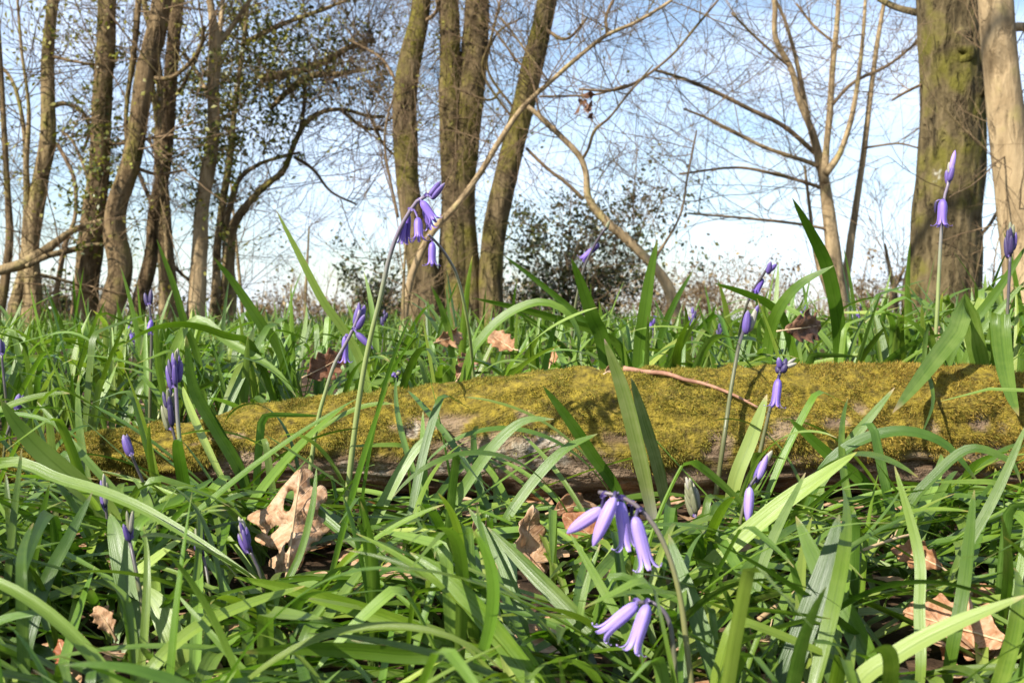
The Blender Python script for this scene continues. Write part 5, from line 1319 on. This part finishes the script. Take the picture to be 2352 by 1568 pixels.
def on_log(pts, lift=0.004):
    """drape a pixel path on the camera side of the log"""
    out = []
    for x, y in pts:
        best = None
        for Y in np.linspace(0.9, 1.04, 57):
            p = P(x, y, Y); c, r = log_at(p.x)
            d = math.hypot(p.y - c[1], p.z - c[2])
            if d < r * 1.03 + lift: best = Y; break
        out.append(best or 0.99)
    return out
tp = [(1432, 846), (1480, 854), (1530, 858), (1575, 872), (1620, 882), (1665, 898), (1700, 914), (1742, 936)]
ys_l = on_log(tp)
P3 = [tuple(P(x, y, Y)) for (x, y), Y in zip(tp, ys_l)]
C = smooth_path(P3, 30); t = thing('twig', P3[0], 'thin reddish twig lying along the top of the mossy log', 'twig')
mb = MB(); tube(mb, C, np.linspace(13, 5, 30) / 2 * mpp(1) , 7, 0.2, seed=2); mb.build('shoot', M['red_twig'], t)
mb = MB(); rg = random.Random(3)
for i in (5, 9, 14, 17, 22, 26): twig(mb, Vector(C[i]), (Vector(C[i + 1] - C[i]).normalized() + Vector((0, -.3, .6))).normalized(), 0.006, 0.0006, 0, rg)
mb.build('spur', M['red_twig'], t)
stick('pale leaf stalk slanting right to the folded brown oak leaf', [(1948, 1276), (2000, 1256), (2050, 1238), (2098, 1226)], .63, .67, 9, 7)
stick('straight pinkish dry stalk low at the right between broad blades', [(1742, 1422), (1790, 1388), (1840, 1354), (1872, 1334)], .58, .6, 13, 10)
stick('thin grey stalk lying in shade at the lower right', [(1700, 1492), (1740, 1474), (1790, 1456)], .56, .57, 8, 6)
stick('short dry stem among the leaves right of the fat green spike', [(1930, 1200), (1990, 1188), (2060, 1182)], .74, .76, 7, 6)

# ------------------------------------------------------------------ labels of the tufts: what each stands beside
MARK = [(o['label'], o) for o in list(COL.objects) if o.get('category') in ('dead leaf', 'flower')]
SHORT = [(660, 1200, 'the big holed oak leaf'), (1215, 1258, 'the curled tan oak leaf'), (1095, 1255, 'the dull purplish dead leaf'), (1405, 1200, 'the four lilac bells'), (1430, 1440, 'the two lowest lilac bells'), (1720, 1140, 'the pink tinged bell'), (1590, 1140, 'the fat green spike'), (400, 850, 'the purple bud spike'),
         (290, 1025, 'the glossy purple bud'), (240, 1130, 'the cream bud spike'), (295, 1210, 'the grey violet buds'), (560, 1235, 'the cream tipped bud'), (238, 1420, 'the crumpled tan leaf'), (2105, 1278, 'the folded brown oak leaf'), (2200, 1440, 'the large pinkish oak leaf'), (1780, 900, 'the bell hanging before the log'),
         (700, 1452, 'the brown leaf at the bottom'), (145, 1500, 'the rust brown leaf'), (1800, 1385, 'the pinkish dry stalk'), (2040, 1245, 'the pale leaf stalk'), (1320, 1170, 'the chestnut leaf'), (925, 1010, 'the pale blade on the log'),
         (825, 750, 'the two spread lilac bells'), (745, 842, 'the reddish crumpled leaf'), (1036, 776, 'the left tan dead leaf'), (1152, 786, 'the right tan dead leaf'), (1852, 752, 'the dark brown dead leaf'), (1655, 745, 'the blackish bud cluster'), (1720, 740, 'the upward violet buds'), (2160, 700, 'the stem before the thick trunk'),
         (2318, 600, 'the rightmost dark spike'), (340, 700, 'the dark nodding bud'), (45, 920, 'the violet bud by the left edge'), (1320, 700, 'the bluebell before the holly'), (1475, 720, 'the dark upright blade'), (1905, 700, 'the tallest dark blade'), (1590, 740, 'the slim violet spike'), (2140, 772, 'the small tan leaf'), (1070, 840, 'the brown standing leaf'), (912, 870, 'the low violet bud'), (1500, 750, 'the blurred violet flower'), (308, 770, 'the pale violet flower')]
used = set()
for t, tops, front in TUFTS:
    pp = [pix(p) for p in tops]; pp = [q_ for q_ in pp if q_]
    cx_ = sum(q_[0] for q_ in pp) / len(pp); cy_ = sum(q_[1] for q_ in pp) / len(pp)
    h = max(p.z for p in tops) - WLOC[t.name].z
    adj = 'tall upright' if h > 0.15 else 'arching' if h > 0.09 else 'low sprawling'
    cand = []
    for mx_, my_, nm in SHORT:
        dx, dy = cx_ - mx_, cy_ - my_; d = math.hypot(dx, dy)
        if abs(dx) > abs(dy) * 1.3: rel = 'right of' if dx > 0 else 'left of'
        else: rel = 'below' if dy > 0 else 'above'
        if d < 25: rel = 'around'
        cand.append((d, f'{rel} {nm}', nm))
    cand.sort()
    lab = None
    for a in range(0, 5):
        L_ = f'{adj} leaf tuft {cand[a][1]}'
        if L_ not in used and a < 2: lab = L_; break
    if not lab:
        for a in range(0, 6):
            for b in range(a + 1, 8):
                L_ = f'{adj} leaf tuft {cand[a][1]}, {cand[b][1]}'
                if L_ not in used and len(L_.split()) <= 16: lab = L_; break
            if lab: break
    lab = lab or f'{adj} tuft of glossy green bluebell leaves'
    used.add(lab); t['label'] = lab
    t['group'] = 'bluebell leaf tufts in front of the log' if front else 'bluebell leaf tufts behind the log'
